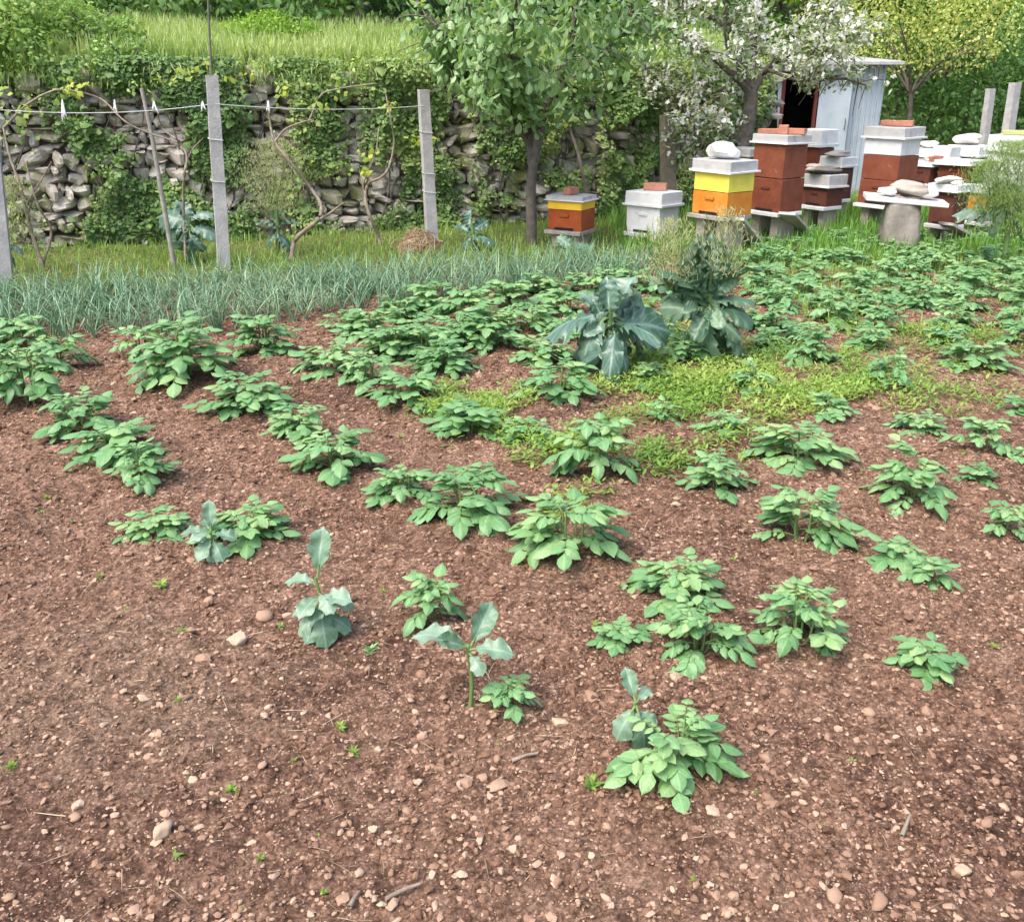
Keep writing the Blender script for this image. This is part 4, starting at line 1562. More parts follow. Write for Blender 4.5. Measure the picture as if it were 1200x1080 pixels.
WG = 'trees of the wood behind the terrace'
for i, (px, Y, rx, lab) in enumerate((
        (-40, 19.0, 2.4, 'dark leafy tree at the left end of the wood above the terrace'),
        (150, 18.2, 2.2, 'dark shaded tree left of the metal rod above the terrace'),
        (290, 19.5, 2.3, 'dark leafy tree right of the metal rod above the terrace'),
        (430, 18.0, 2.2, 'dark leafy tree between the second concrete post and the cherry tree top'),
        (580, 20.0, 2.6, 'woodland tree hidden behind the cherry tree crown'),
        (760, 20.5, 2.8, 'woodland tree behind the gap between cherry and blossoming tree'))):
    z0 = float(hillz(np.array(0.0), np.array(Y - wally(P(px, 100, Y).x)))) - .1
    tree('woodland_tree', px, Y, z0, 1.1, .13, 2.3, rx, 2.2, M['wood_leaf'], 5200, .15, lab, WG, 300 + i, .5)
RG = 'trees and bushes behind the beehives'
tree('woodland_tree', 920, 22, .5, 2.2, .16, 4.0, 3.2, 3.0, M['fresh'], 6500, .16, 'fresh green tree behind the blossoming tree and shed', RG, 320, .5)
tree('woodland_tree', 1010, 24, .8, 2.2, .16, 4.2, 3.2, 3.4, M['fresh'], 6500, .17, 'bright green tree behind the shed roof', RG, 321, .55)
tree('woodland_tree', 1160, 23, .6, 2.2, .16, 4.0, 3.4, 3.4, M['fresh'], 7000, .17, 'bright leafy tree above the dark hedge at the upper right', RG, 322, .42)
tree('woodland_tree', 1290, 21, .4, 2.0, .16, 3.6, 3.2, 3.4, M['bush'], 6000, .16, 'leafy tree at the right edge above the hedge', RG, 323, .4)
tree('yellow_tree', 1072, 16.6, 0, 1.5, .05, 2.85, 2.0, 1.25, M['yellow_leaf'], 9000, .062, 'small tree with yellow-green young leaves beside the shed', RG, 330, .5, 24, gap=.6)
# hedge
hc = P(1150, 130, 17.6)
root = empty('hedge', (hc.x + .6, 17.9, 0))
g = Geo()
lob = [(x + R.uniform(-.3, .3), R.uniform(-.6, .6), z + R.uniform(-.2, .2), R.uniform(.5, .85), R.uniform(.5, .8), R.uniform(.4, .65)) for x in np.arange(-2.6, 4.2, .6) for z in (.5, 1.15, 1.8, 2.35)]
cloud(g, lob, 17000, .06, .13, 340, .42, .6)
g.build('foliage', M['hedge'], root)
st = Geo()
for i in range(12):
    x = -2.6 + i * .6
    tube(st, spline([(x, 0, -.1), (x + R.uniform(-.1, .1), R.uniform(-.1, .1), .9), (x + R.uniform(-.3, .3), R.uniform(-.3, .3), 2.2)], 8), np.linspace(.05, .012, 8), 6)
st.build('stem', M['bark'], root)
tag(root, 'tall dense dark green hedge behind the beehives at right', 'hedge')

# undergrowth that closes the wood behind (a mass)
g = Geo()
lob = []
for i in range(110):
    x = R.uniform(-15, 3.3); d = R.uniform(5.2, 8.2)
    lob.append((x, float(wally(x)) + d, float(hillz(np.array(0.), np.array(d))) + R.uniform(.1, .7), R.uniform(.6, 1.1), R.uniform(.5, .9), R.uniform(.4, .8)))
cloud(g, lob, 24000, .09, .18, 350, .4, .5)
lob = []
for i in range(60):
    x = R.uniform(4.5, 18); y = R.uniform(19.5, 24)
    lob.append((x, y, .42 * max(0, y - 20) + R.uniform(.2, 2.2), R.uniform(.7, 1.3), R.uniform(.6, 1), R.uniform(.5, 1.0)))
cloud(g, lob, 18000, .10, .19, 351, .45, .55)
o = g.build('undergrowth', M['wood_leaf'])
tag(o, 'dark undergrowth filling the wood behind', None, None, 'stuff')

# ------------------------------------------------------------------ cherry tree
cb = G(622, 287)
root = empty('cherry_tree', (cb.x, cb.y, 0))
st = Geo()
Yc = cb.y


def rel(px, py, dy=0.0):
    p = P(px, py, Yc + dy)
    return np.array([p.x - cb.x, dy, p.z])


tube(st, spline([(0, 0, -.15), rel(623, 270), rel(622, 230), rel(625, 188)], 16), np.concatenate([[.10, .072], np.linspace(.060, .052, 14)]), 10)
limbs = [([rel(625, 192), rel(634, 150, -.05), rel(648, 108, -.1), rel(668, 60, -.15), rel(676, 0, -.2), rel(690, -70, -.2)], .055),
         ([rel(624, 192), rel(618, 165, .1), rel(606, 150, .1), rel(585, 105, .2), rel(560, 60, .3), rel(548, 0, .3)], .045),
         ([rel(606, 150, .1), rel(572, 95, .0), rel(535, 55, -.1), rel(500, 20, -.1)], .025),
         ([rel(590, 110, .2), rel(556, 90, .1), rel(525, 80, .0)], .02),
         ([rel(624, 190), rel(622, 160, .1), rel(622, 110, .25), rel(610, 50, .4), rel(612, -40, .5)], .045),
         ([rel(640, 135, 0), rel(612, 105, -.3), rel(585, 95, -.5), rel(562, 82, -.7)], .025),
         ([rel(650, 105, 0), rel(690, 80, .2), rel(720, 45, .4), rel(740, 10, .5)], .028),
         ([rel(610, 150, .1), rel(600, 100, -.5), rel(600, 40, -.9), rel(610, -20, -1.0)], .03)]
tw = []
for pts_, r0 in limbs:
    c = spline(pts_, 22)
    tube(st, c, np.linspace(r0, .012, 22), 7)
    for j in range(29):
        i = R.randrange(6, 22)
        q = c[i]
        d = unit(np.array([R.gauss(0, 1), R.gauss(0, 1), R.gauss(.1, .6)]))
        L = R.uniform(.25, .62)
        e = q + d * L + np.array([0, 0, -.05])
        tube(st, spline([q, (q + e) / 2 + [0, 0, .05], e], 6), np.linspace(.010, .003, 6), 4, cap=False)
        tw.append((q, e))
st.build('trunk', M['bark'], root)
CH = [leaf(4, 1, .58, d, f, 'lance') for d, f in ((.1, .35), (.25, .25), (.4, .15))]
g = Geo()
Ms, Ls, rr, kk = [], [], [], []
for q, e in tw:
    for j in range(22):
        t = R.uniform(.15, 1.08)
        p = q + (e - q) * t + np.array([R.gauss(0, .09), R.gauss(0, .09), R.gauss(-.02, .08)])
        a = R.uniform(0, 2 * PI)
        d = unit(np.array([math.cos(a) * R.uniform(.2, .9), math.sin(a) * R.uniform(.2, .9), -R.uniform(.0, .8)]))
        x, y, z = frame(d, unit(np.array([math.cos(a), math.sin(a), R.uniform(.4, 1.6)])))
        L = R.uniform(.065, .13)
        if p[2] < rel(622, 146)[2] + (.58 if p[0] < 0 else .26) * p[0] ** 2 + R.gauss(0, .08): continue
        Ms.append(np.stack([x, y, z], 1) * L); Ls.append(p); rr.append(min(1, max(0, R.gauss(.42, .24)))); kk.append(R.randrange(3))
kk = np.array(kk); Ms = np.array(Ms); Ls = np.array(Ls); rr = np.array(rr)
for k in range(3):
    g.bake(CH[k], Ms[kk == k], Ls[kk == k], rr[kk == k])
g.build('crown', M['cherry'], root)
tag(root, 'leafy cherry tree with drooping green leaves and forked grey trunk', 'tree')

# ------------------------------------------------------------------ blossoming apple tree
ab = P(874, 232, 12.0)
root = empty('apple_tree', (ab.x, 12.0, 0))
Yc = 12.0
cb = ab
st = Geo()
tube(st, spline([rel(868, 262), rel(866, 200), rel(872, 165), rel(879, 130), rel(880, 105)], 16), np.linspace(.12, .075, 16), 9)
limbs = [([rel(879, 125), rel(872, 88, -.1), rel(855, 60, -.2), rel(850, 20, -.3), rel(860, -40, -.3)], .05),
         ([rel(880, 110), rel(860, 90, -.3), rel(828, 62, -.6), rel(806, 52, -.8), rel(780, 30, -.9)], .04),
         ([rel(880, 112), rel(900, 80, .1), rel(930, 60, .2), rel(960, 30, .2), rel(990, -10, .3)], .045),
         ([rel(880, 105), rel(884, 60, .3), rel(890, 10, .5), rel(900, -50, .6)], .045),
         ([rel(868, 170), rel(842, 150, -.3), rel(820, 142, -.4), rel(800, 150, -.5)], .04),
         ([rel(900, 82, 0), rel(940, 95, -.2), rel(985, 92, -.3), rel(1015, 100, -.4)], .022),
         ([rel(850, 30, 0), rel(800, 0, 0), rel(765, -20, 0)], .03),
         ([rel(872, 90, 0), rel(830, 110, .4), rel(790, 105, .5), rel(760, 90, .6)], .025),
         ([rel(930, 60, 0), rel(960, 62, -.5), rel(1000, 40, -.8)], .022)]
tw = []
for pts_, r0 in limbs:
    c = spline(pts_, 20)
    tube(st, c, np.linspace(r0, .010, 20), 6)
    for j in range(30):
        i = R.randrange(5, 20)
        q = c[i]
        d = unit(np.array([R.gauss(0, 1), R.gauss(0, 1), R.gauss(.15, .7)]))
        e = q + d * R.uniform(.2, .5)
        tube(st, spline([q, (q + e) / 2 + [0, 0, .03], e], 5), np.linspace(.009, .003, 5), 4, cap=False)
        tw.append((q, e))
st.build('trunk', M['bark'], root)
g = Geo(); gb = Geo()
Ms, Ls, rr = [], [], []
Mb, Lb, rb = [], [], []
for q, e in tw:
    flower = R.random() < .9
    if e[0] > .35 and e[2] < 1.62 and e[0] < 1.15: continue
    for j in range(25):
        p = q + (e - q) * R.uniform(.1, 1.1) + np.array([R.gauss(0, .06), R.gauss(0, .06), R.gauss(0, .06)])
        x, y, z = frame((R.gauss(0, 1), R.gauss(0, 1), R.gauss(-.1, .6)), unit(np.array([R.gauss(0, .4), R.gauss(0, .4), 1])))
        Ms.append(np.stack([x, y, z], 1) * R.uniform(.04, .08)); Ls.append(p); rr.append(min(1, max(0, R.gauss(.5, .25))))
    if flower:
        for j in range(R.randrange(5, 12)):
            p = q + (e - q) * R.uniform(.3, 1.1) + np.array([R.gauss(0, .05), R.gauss(0, .05), R.gauss(.02, .05)])
            n = unit(np.array([R.gauss(0, 1), R.gauss(-.5, 1), R.gauss(.5, 1)]))
            for k in range(5):
                x, y, z = frame(unit(np.cross(n, (math.sin(k * 1.257), math.cos(k * 1.257), .3)) + n * .35), n)
                Mb.append(np.stack([x, y, z], 1) * R.uniform(.030, .042)); Lb.append(p); rb.append(R.random())
g.bake(CL[0], Ms, Ls, rr)
gb.bake(CL[2], Mb, Lb, rb)
g.build('crown', M['apple'], root)
gb.build('blossom', M['blossom'], root)
tag(root, 'fruit tree covered in white blossom above the beehives', 'tree')

# ------------------------------------------------------------------ posts, stake, wires, vines
def post(px0, pyt, px1, pyb, Y, w, mat, label, group, name='concrete_post', bands=()):
    b = P(px1, pyb, Y); t = P(px0, pyt, Y)
    root = empty(name, (b.x, Y, 0))
    h = t.z
    g = Geo()
    lean = (t.x - b.x)
    n = 9
    V, Fq = [], []
    for i in range(n):
        f = i / (n - 1)
        ww = w * (1 - .12 * f) / 2
        for (sx, sy) in ((-1, -1), (1, -1), (1, 1), (-1, 1)):
            c, s = math.cos(.35), math.sin(.35)
            x, y = sx * ww + R.uniform(-.002, .002), sy * ww + R.uniform(-.002, .002)
            V.append([lean * f + c * x - s * y, s * x + c * y, -.15 + (h + .15) * f])
    for i in range(n - 1):
        for k in range(4):
            Fq.append([i * 4 + k, i * 4 + (k + 1) % 4, (i + 1) * 4 + (k + 1) % 4, (i + 1) * 4 + k])
    Fq.append([(n - 1) * 4 + k for k in range(4)])
    g.add(V, Fq)
    g.build('shaft', mat, root, smooth=False)
    for zf in bands:
        wb = Geo()
        c0 = np.array([lean * zf, 0, h * zf])
        ring = [c0 + np.array([math.cos(a) * w * .74, math.sin(a) * w * .74, .01 * math.sin(3 * a)]) for a in np.linspace(.35 + PI / 4, .35 + PI / 4 + 2 * PI, 5)]
        for q in range(4):
            tube(wb, [ring[q], (ring[q] + ring[q + 1]) / 2, ring[q + 1]], .004, 5, cap=False)
        wb.build('wire_band', M['wire'], root)
    tag(root, label, 'post', group)
    return root


PG = 'trellis posts in front of the wall'
p1 = G(262, 318); p2 = G(507, 288)
pr = post(248, 88, 262, 318, p1.y, .115, M['concrete'], 'square concrete post with a thin rod on top, beside the wooden stake', PG, bands=(.69, .48))
rg = Geo()
q0 = P(247, 92, p1.y) - Vector((p1.x, p1.y, 0)); q1 = P(243, -30, p1.y) - Vector((p1.x, p1.y, 0))
tube(rg, [np.array(q0) - [0, 0, .15], (np.array(q0) + np.array(q1)) / 2, np.array(q1)], .010, 6)
rg.build('rod', M['dark_stone'], pr)
post(496, 105, 507, 288, p2.y, .115, M['concrete'], 'square concrete post standing between the vines and the cherry tree', PG, bands=(.74, .48, .36))
p0 = G(5, 340)
post(-14, 120, 5, 335, p0.y, .115, M['concrete'], 'concrete post cut off by the left edge of the photo', PG)
post(782, 135, 785, 262, 11.6, .15, M['brown_wood'], 'brown square post behind the white beehive', PG, 'wooden_post')
post(1161, 104, 1152, 190, 14.8, .11, M['concrete'], 'grey post left of its pair behind the right beehives', 'posts behind the right beehives')
post(1190, 97, 1178, 190, 14.0, .13, M['concrete'], 'pale grey post right of its pair behind the right beehives', 'posts behind the right beehives')
sb = G(206, 316)
g = Geo()
tube(g, spline([np.array(P(206, 322, sb.y)), np.array(P(190, 230, sb.y)), np.array(P(178, 160, sb.y)), np.array(P(166, 104, sb.y))], 12), np.linspace(.024, .017, 12), 7)
o = g.build('wooden_stake', M['grey_wood'])
tag(o, 'thin grey wooden stake leaning left in front of the ivy', 'stake')


def wire(a, b, sag, label):
    g = Geo()
    a, b = np.array(a), np.array(b)
    pts_ = [a + (b - a) * t - np.array([0, 0, sag * 4 * t * (1 - t)]) for t in np.linspace(0, 1, 14)]
    tube(g, pts_, .0042, 5)
    o = g.build('trellis_wire', M['wire'])
    tag(o, label, 'wire', 'trellis wires between the posts')


wire(P(-12, 128, p0.y), P(249, 122, p1.y), .05, 'thin trellis wire left of the post with the rod')
wire(P(252, 122, p1.y - .07), P(497, 124, p2.y - .07), .04, 'thin trellis wire between the two concrete posts')


def along(a, b, ya, yb, px):
    t = (px - a) / (b - a)
    return ya + (yb - ya) * t


def tie(px, py, Y, h, label):
    g = Geo()
    p = np.array(P(px, py, Y))
    for k in range(3):
        dx = R.uniform(-.03, .03)
        tube(g, spline([p + [0, -.01, .015], p + [dx * .5, -.02, -h * .5], p + [dx, -.015, -h * R.uniform(.7, 1.1)]], 6), [.005, .007, .006, .008, .006, .003], 4)
    o = g.build('cloth_tie', M['white_cloth'])
    tag(o, label, 'tie', 'white ties knotted to the trellis wire')


tie(74, 119, along(-12, 249, p0.y, p1.y, 74), .16, 'long white strip knotted at the left end of the wire')
tie(135, 119, along(-12, 249, p0.y, p1.y, 135), .09, 'short white tie on the wire left of the wooden stake')
tie(181, 121, along(-12, 249, p0.y, p1.y, 181), .08, 'white tie on the wire right of the wooden stake')
tie(238, 121, along(-12, 249, p0.y, p1.y, 238), .07, 'white tie touching the post with the rod')
tie(315, 120, along(252, 497, p1.y, p2.y, 315), .09, 'white tie on the wire right of the post with the rod')


def vine(name, paths, leaves, label, mat='cane', lm='vine_leaf', lsz=.06):
    """paths: ([(px, py)...], Y, r0, r1); leaves: (px, py, Y, spread px, n)"""
    b = P(paths[0][0][0][0], paths[0][0][0][1], paths[0][1])
    root = empty(name, (b.x, b.y, 0))
    off = np.array([b.x, b.y, 0])
    st = Geo()
    for pts_, Y, r0, r1 in paths:
        q = []
        for i, (x, y) in enumerate(pts_):
            q.append(np.array(P(x, y, Y + .06 * math.sin(i * 2.1))) - off)
        n = 6 * len(q)
        c = spline(q, n)
        rr_ = np.linspace(r0, r1, n) * (1 + .18 * np.sin(np.arange(n) * 1.9))
        tube(st, c, rr_, 7)
    st.build('cane', M[mat], root)
    if leaves:
        g = Geo()
        Ms, Ls, rr = [], [], []
        for x, y, Y, s, n in leaves:
            for i in range(n):
                p = np.array(P(x + R.gauss(0, s), y + R.gauss(0, s * .6), Y + R.gauss(0, .06))) - off
                a, b_, c_ = frame((R.gauss(0, 1), R.gauss(-.4, 1), R.gauss(-.3, .7)), unit(np.array([R.gauss(0, .4), -.8, .8])))
                Ms.append(np.stack([a, b_, c_], 1) * lsz * R.uniform(.6, 1.3)); Ls.append(p); rr.append(R.random())
        g.bake(CL[2], Ms, Ls, rr)
        g.build('foliage', M[lm], root)
    tag(root, label, 'vine', 'grape vines on the trellis')


vine('grape_vine', [([(341, 306), (347, 280), (372, 258), (376, 240), (362, 218), (340, 190), (322, 166), (316, 140), (312, 108)], 9.5, .024, .009),
                    ([(322, 166), (334, 152), (352, 144), (368, 140)], 9.5, .012, .006), ([(374, 258), (392, 246), (402, 238)], 9.5, .014, .008),
                    ([(362, 142), (376, 112), (398, 104), (440, 98)], 9.6, .009, .006)],
     [(372, 122, 9.5, 5, 10), (330, 110, 9.5, 10, 10), (400, 104, 9.6, 12, 10)], 'gnarled vine with a crooked trunk right of the post with the rod')
vine('grape_vine', [([(447, 300), (444, 278), (434, 255), (428, 232), (432, 215), (446, 208), (456, 195), (462, 165), (458, 140), (452, 110)], 10.0, .020, .007),
                    ([(429, 232), (426, 215), (440, 180), (444, 150)], 10.0, .010, .006)],
     [(432, 178, 10, 6, 14), (428, 200, 10, 5, 10), (452, 125, 10, 8, 10), (486, 165, 10, 6, 10)], 'slender vine just left of the second concrete post')
vine('grape_vine', [([(50, 312), (36, 268), (26, 225), (12, 185), (4, 150)], 8.9, .019, .009), ([(4, 150), (30, 124), (58, 108), (80, 106), (118, 116), (146, 142), (172, 155), (200, 164)], 8.9, .010, .007),
                    ([(30, 240), (52, 205), (60, 190)], 8.9, .008, .005), ([(50, 312), (60, 270), (44, 240), (30, 190)], 8.95, .014, .006)],
     [(75, 102, 8.9, 10, 16), (28, 128, 8.9, 6, 12), (95, 98, 8.9, 9, 14), (2, 105, 8.9, 5, 8)], 'thin vine arching along the wire at the left edge')
vine('grape_vine', [([(218, 305), (215, 240), (216, 205), (219, 185), (212, 168), (205, 162)], 9.3, .016, .008), ([(218, 190), (226, 175), (238, 162)], 9.3, .009, .006),
                    ([(205, 162), (190, 150), (184, 130)], 9.3, .008, .006)],
     [(228, 78, 9.4, 13, 14), (200, 92, 9.4, 14, 9), (262, 88, 9.4, 12, 8), (290, 82, 9.4, 10, 6)], 'pale vine with yellow young leaves left of the post with the rod')
vine('grape_vine', [([(693, 255), (688, 225), (682, 200), (676, 175), (668, 152), (664, 135)], 11.4, .030, .012)], [(664, 140, 11.4, 6, 12)], 'bare vine cane rising behind the red and gold beehive')

# ------------------------------------------------------------------ hay heap
hb = G(492, 298)
root = empty('hay_heap', (hb.x, hb.y, 0))
g = Geo()
T_ = lump(ICO2, .25, 444, 1)
g.add(T_[0] * [.22, .2, .19] + [0, 0, .03], T_[1], None, .3)
g.build('pile_core', M['hay'], root)
n = 700
D = rs.normal(size=(n, 3)); D[:, 2] = np.abs(D[:, 2]); D /= np.linalg.norm(D, axis=1, keepdims=True)
A = np.cross(D, rs.normal(size=(n, 3))) + np.array([0, 0, -.3])
Mx = frames(A, D) * rs.uniform(.08, .2, n)[:, None, None]
g = Geo()
g.bake(quill(4, .022, .35), Mx * rs.uniform(.6, 1.5, n)[:, None, None], D * [.24, .22, .19] * (1 + .35 * rs.rand(n) * np.sin(D[:, 0] * 4 + D[:, 2] * 3))[:, None] + rs.normal(0, .02, (n, 3)) + [0, 0, .03], rs.rand(n) * .8)
g.build('straw', M['straw'], root)
tag(root, 'small heap of dry brown hay at the foot of the second concrete post', 'hay heap')

# ------------------------------------------------------------------ large kale and seeding plants
BK = [leaf(20, 7, w, d, f, 'obovate', wv, 4 + i % 3, 20 + i) for i, (d, f, wv, w) in enumerate(((.45, -.20, .10, .72), (.80, .18, .11, .80), (.25, -.45, .09, .64), (1.1, .25, .12, .74)))]


def big_kale(px, py, leaves, stalk_top, label, name='kale_plant', mat='kale_dark', extra=None, Y=None, cat='kale'):
    """leaves: (px, py of the blade's foot, px, py of its tip, depth shift of tip, template, width factor)"""
    p = G(px, py) if Y is None else Vector((P(px, py, Y).x, Y, 0))
    Yb = p.y
    root = empty(name, (p.x, p.y, gz(p.x, p.y)))
    off = np.array([p.x, p.y, gz(p.x, p.y)])
    st = Geo(); g = Geo()
    stalk = spline([np.array(P(px, py + 4, Yb)) - off, np.array(P((px * 2 + stalk_top[0]) / 3 + 2, (py * 2 + stalk_top[1]) / 3, Yb)) - off, np.array(P(stalk_top[0], stalk_top[1], Yb)) - off], 12)
    tube(st, stalk, np.linspace(.026, .016, 12), 8)
    more = []
    if len(leaves) > 11:
        for fx, fy, tx, ty, dd, k, wf in leaves:
            for q in range(2 if mat in ('kale_dark', 'kale_green') else 1):
                a_ = R.uniform(-.9, .9); c_, s_ = math.cos(a_) * .62, math.sin(a_) * .62
                vx, vy = tx - fx, ty - fy
                more.append((fx + R.uniform(-6, 6), fy + R.uniform(-8, 12), fx + vx * c_ - vy * s_, fy + vx * s_ + vy * c_, dd + R.uniform(-.15, .3), R.randrange(4), wf * .9))
    for fx, fy, tx, ty, dd, k, wf in list(leaves) + more:
        a = np.array(P(fx, fy, Yb + dd * .1)) - off
        b = np.array(P(tx, ty, Yb + dd * .5)) - off
        ln = np.linalg.norm(b - a) * .9
        x, y, z = frame(b - a, unit(np.array([R.gauss(0, .55), -.5 + R.gauss(0, .35), .75])))
        # the blade droops, so start it a little above the chord
        j = int(np.argmin(np.linalg.norm(stalk - a, axis=1)))
        tube(st, spline([stalk[j], (stalk[j] + a) / 2 + [0, 0, .02], a + x * ln * .15], 7), np.linspace(.011, .007, 7), 6, .9)
        g.bake(BK[k], [np.stack([x * ln, y * ln * wf, z * ln], 1)], [a], [R.random()])
    g.build('leaf_blade', M[mat], root)
    st.build('stalk', M['stem'], root)
    if extra:
        extra(root, off, Yb)
    tag(root, label, cat)
    return root


big_kale(712, 440, [(714, 385, 735, 312, .02, 2, 1.05), (706, 378, 672, 400, -.32, 1, 1.1), (708, 372, 650, 352, -.05, 1, .95), (720, 380, 786, 372, -.22, 1, 1.05), (716, 392, 742, 405, -.35, 3, .9),
                    (712, 400, 690, 440, -.28, 3, 1.0), (722, 388, 770, 345, .22, 0, .9), (708, 378, 690, 330, .25, 0, .9), (714, 400, 758, 420, -.05, 3, .9), (714, 372, 712, 318, .10, 2, .8),
                    (716, 396, 720, 412, -.42, 3, 1.0), (706, 392, 660, 395, .1, 3, .8)], (714, 366),
         'large blue-green kale with huge ruffled leaves, left of the second kale')


def plume_at(spots, n, mat='plume', sz=.05):
    def f(root, off, Yb):
        g = Geo()
        for (x, y, rx, ry, k) in spots:
            pr_ = []
            m = int(n * k)
            for i in range(m):
                q = R.random()
                yy = y + ry - 2 * ry * q
                xx = x + R.gauss(0, .5) * rx * (.55 + .6 * math.sin(PI * min(1, q * .9 + .1)))
                pr_.append(np.array(P(xx, yy, Yb + R.gauss(0, .10))) - off)
            pr_ = np.array(pr_)
            D = np.stack([rs.normal(0, .55, m), rs.normal(0, .55, m), rs.uniform(.3, 1.4, m)], -1)
            Mx = frames(D, rs.normal(size=(m, 3))) * rs.uniform(sz * .6, sz * 1.5, m)[:, None, None]
            g.bake(quill(3, .05, .2), Mx, pr_, rs.rand(m))
            stg = Geo()
            for i in range(9):
                a = np.array(P(x + R.gauss(0, .15) * rx, y + ry * 1.15, Yb)) - off
                b = np.array(P(x + R.gauss(0, .55) * rx, y - ry * R.uniform(.3, .9), Yb + R.gauss(0, .08))) - off
                tube(stg, spline([a, (a + b) / 2 + [R.gauss(0, .02), 0, 0], b], 7), np.linspace(.006, .002, 7), 4)
            stg.build('flower_stem', M['stem'], root)
        g.build('flower_sprays', M[mat], root)
    return f


big_kale(826, 425, [(830, 340, 842, 268, .05, 2, .8), (828, 350, 800, 272, .2, 2, .8), (832, 352, 872, 290, .1, 0, .9), (834, 362, 884, 350, -.15, 1, 1.0), (832, 372, 892, 385, -.2, 1, .8), (824, 365, 790, 352, -.2, 1, .9),
                    (826, 372, 812, 402, -.3, 3, 1.0), (824, 355, 780, 318, .05, 0, .8), (830, 362, 850, 376, -.38, 3, 1.0), (828, 352, 820, 300, -.1, 2, .8), (822, 385, 786, 400, -.12, 3, .9), (832, 385, 868, 415, -.2, 3, .8),
                    (836, 345, 866, 318, -.1, 0, .9), (826, 340, 826, 272, .1, 2, .7), (820, 380, 800, 335, .25, 0, .8)], (832, 318),
         'second large kale, taller and running to seed, beside pale feathery plumes', mat='kale_green', extra=plume_at([(786, 296, 34, 38, .9), (850, 285, 28, 40, .5)], 1200, sz=.035))
big_kale(672, 300, [(672, 290, 652, 275, 0, 0, .9), (672, 290, 690, 280, -.1, 1, .9)], (672, 284), 'small kale clump in front of the red and gold beehive', mat='kale')
big_kale(222, 312, [(222, 262, 178, 240, -.05, 1, 1.0), (224, 256, 236, 240, -.1, 1, 1.0), (222, 262, 212, 228, .1, 0, .9), (220, 270, 205, 278, -.2, 3, 1.0), (224, 268, 246, 262, -.2, 1, .9), (222, 276, 240, 292, -.2, 3, 1.0), (222, 280, 206, 298, -.15, 3, 1.0), (222, 264, 190, 262, -.1, 1, .8),
                    (222, 275, 226, 285, -.28, 3, 1.1)], (222, 258),
         'blue-green kale on a stalk at the foot of the wooden stake', Y=9.35)
big_kale(324, 300, [(324, 270, 304, 252, 0, 0, .9), (324, 268, 346, 250, 0, 0, .9), (324, 275, 308, 280, -.15, 1, .9), (324, 275, 342, 282, -.15, 1, .9), (324, 262, 326, 240, .1, 0, .8)], (324, 245),
         'kale gone to seed with a pale yellow plume between the two concrete posts', Y=9.75, extra=plume_at([(320, 206, 40, 42, 1.0)], 3200, sz=.035))
big_kale(553, 296, [(553, 275, 535, 258, 0, 0, .9), (553, 272, 572, 255, 0, 0, .9), (553, 278, 538, 282, -.15, 1, .9), (553, 278, 574, 268, -.15, 1, 1.0), (553, 266, 548, 242, .1, 2, .9), (553, 282, 562, 290, -.2, 3, .9)], (553, 262),
         'dark blue-green kale right of the second concrete post', Y=10.0)
big_kale(8, 330, [(8, 290, -10, 280, 0, 0, .9), (8, 288, 24, 284, 0, 1, .9), (8, 295, 18, 306, -.1, 3, .9)], (8, 270), 'seeding kale with a pale green plume at the left edge', Y=8.8, extra=plume_at([(6, 248, 30, 40, 1.0)], 1800, sz=.035))
big_kale(1178, 292, [(1178, 240, 1150, 238, -.05, 1, .8), (1180, 238, 1205, 232, 0, 1, .8), (1178, 246, 1160, 258, -.15, 3, .8), (1180, 246, 1198, 258, -.1, 3, .8), (1178, 232, 1165, 212, .1, 0, .8), (1180, 232, 1196, 210, .1, 0, .8), (1178, 240, 1180, 255, -.2, 3, .8),
                     (1178, 250, 1140, 225, .1, 1, .8), (1180, 250, 1215, 255, 0, 1, .8)], (1180, 222),
         'bushy seeding kale with green plume in front of the right beehives', Y=8.9, extra=plume_at([(1188, 205, 44, 38, 1.3), (1158, 220, 30, 30, .6), (1185, 250, 40, 26, .6)], 4200, 'bush', .035))

# ------------------------------------------------------------------ beehives
HG = 'beehives in the apiary'


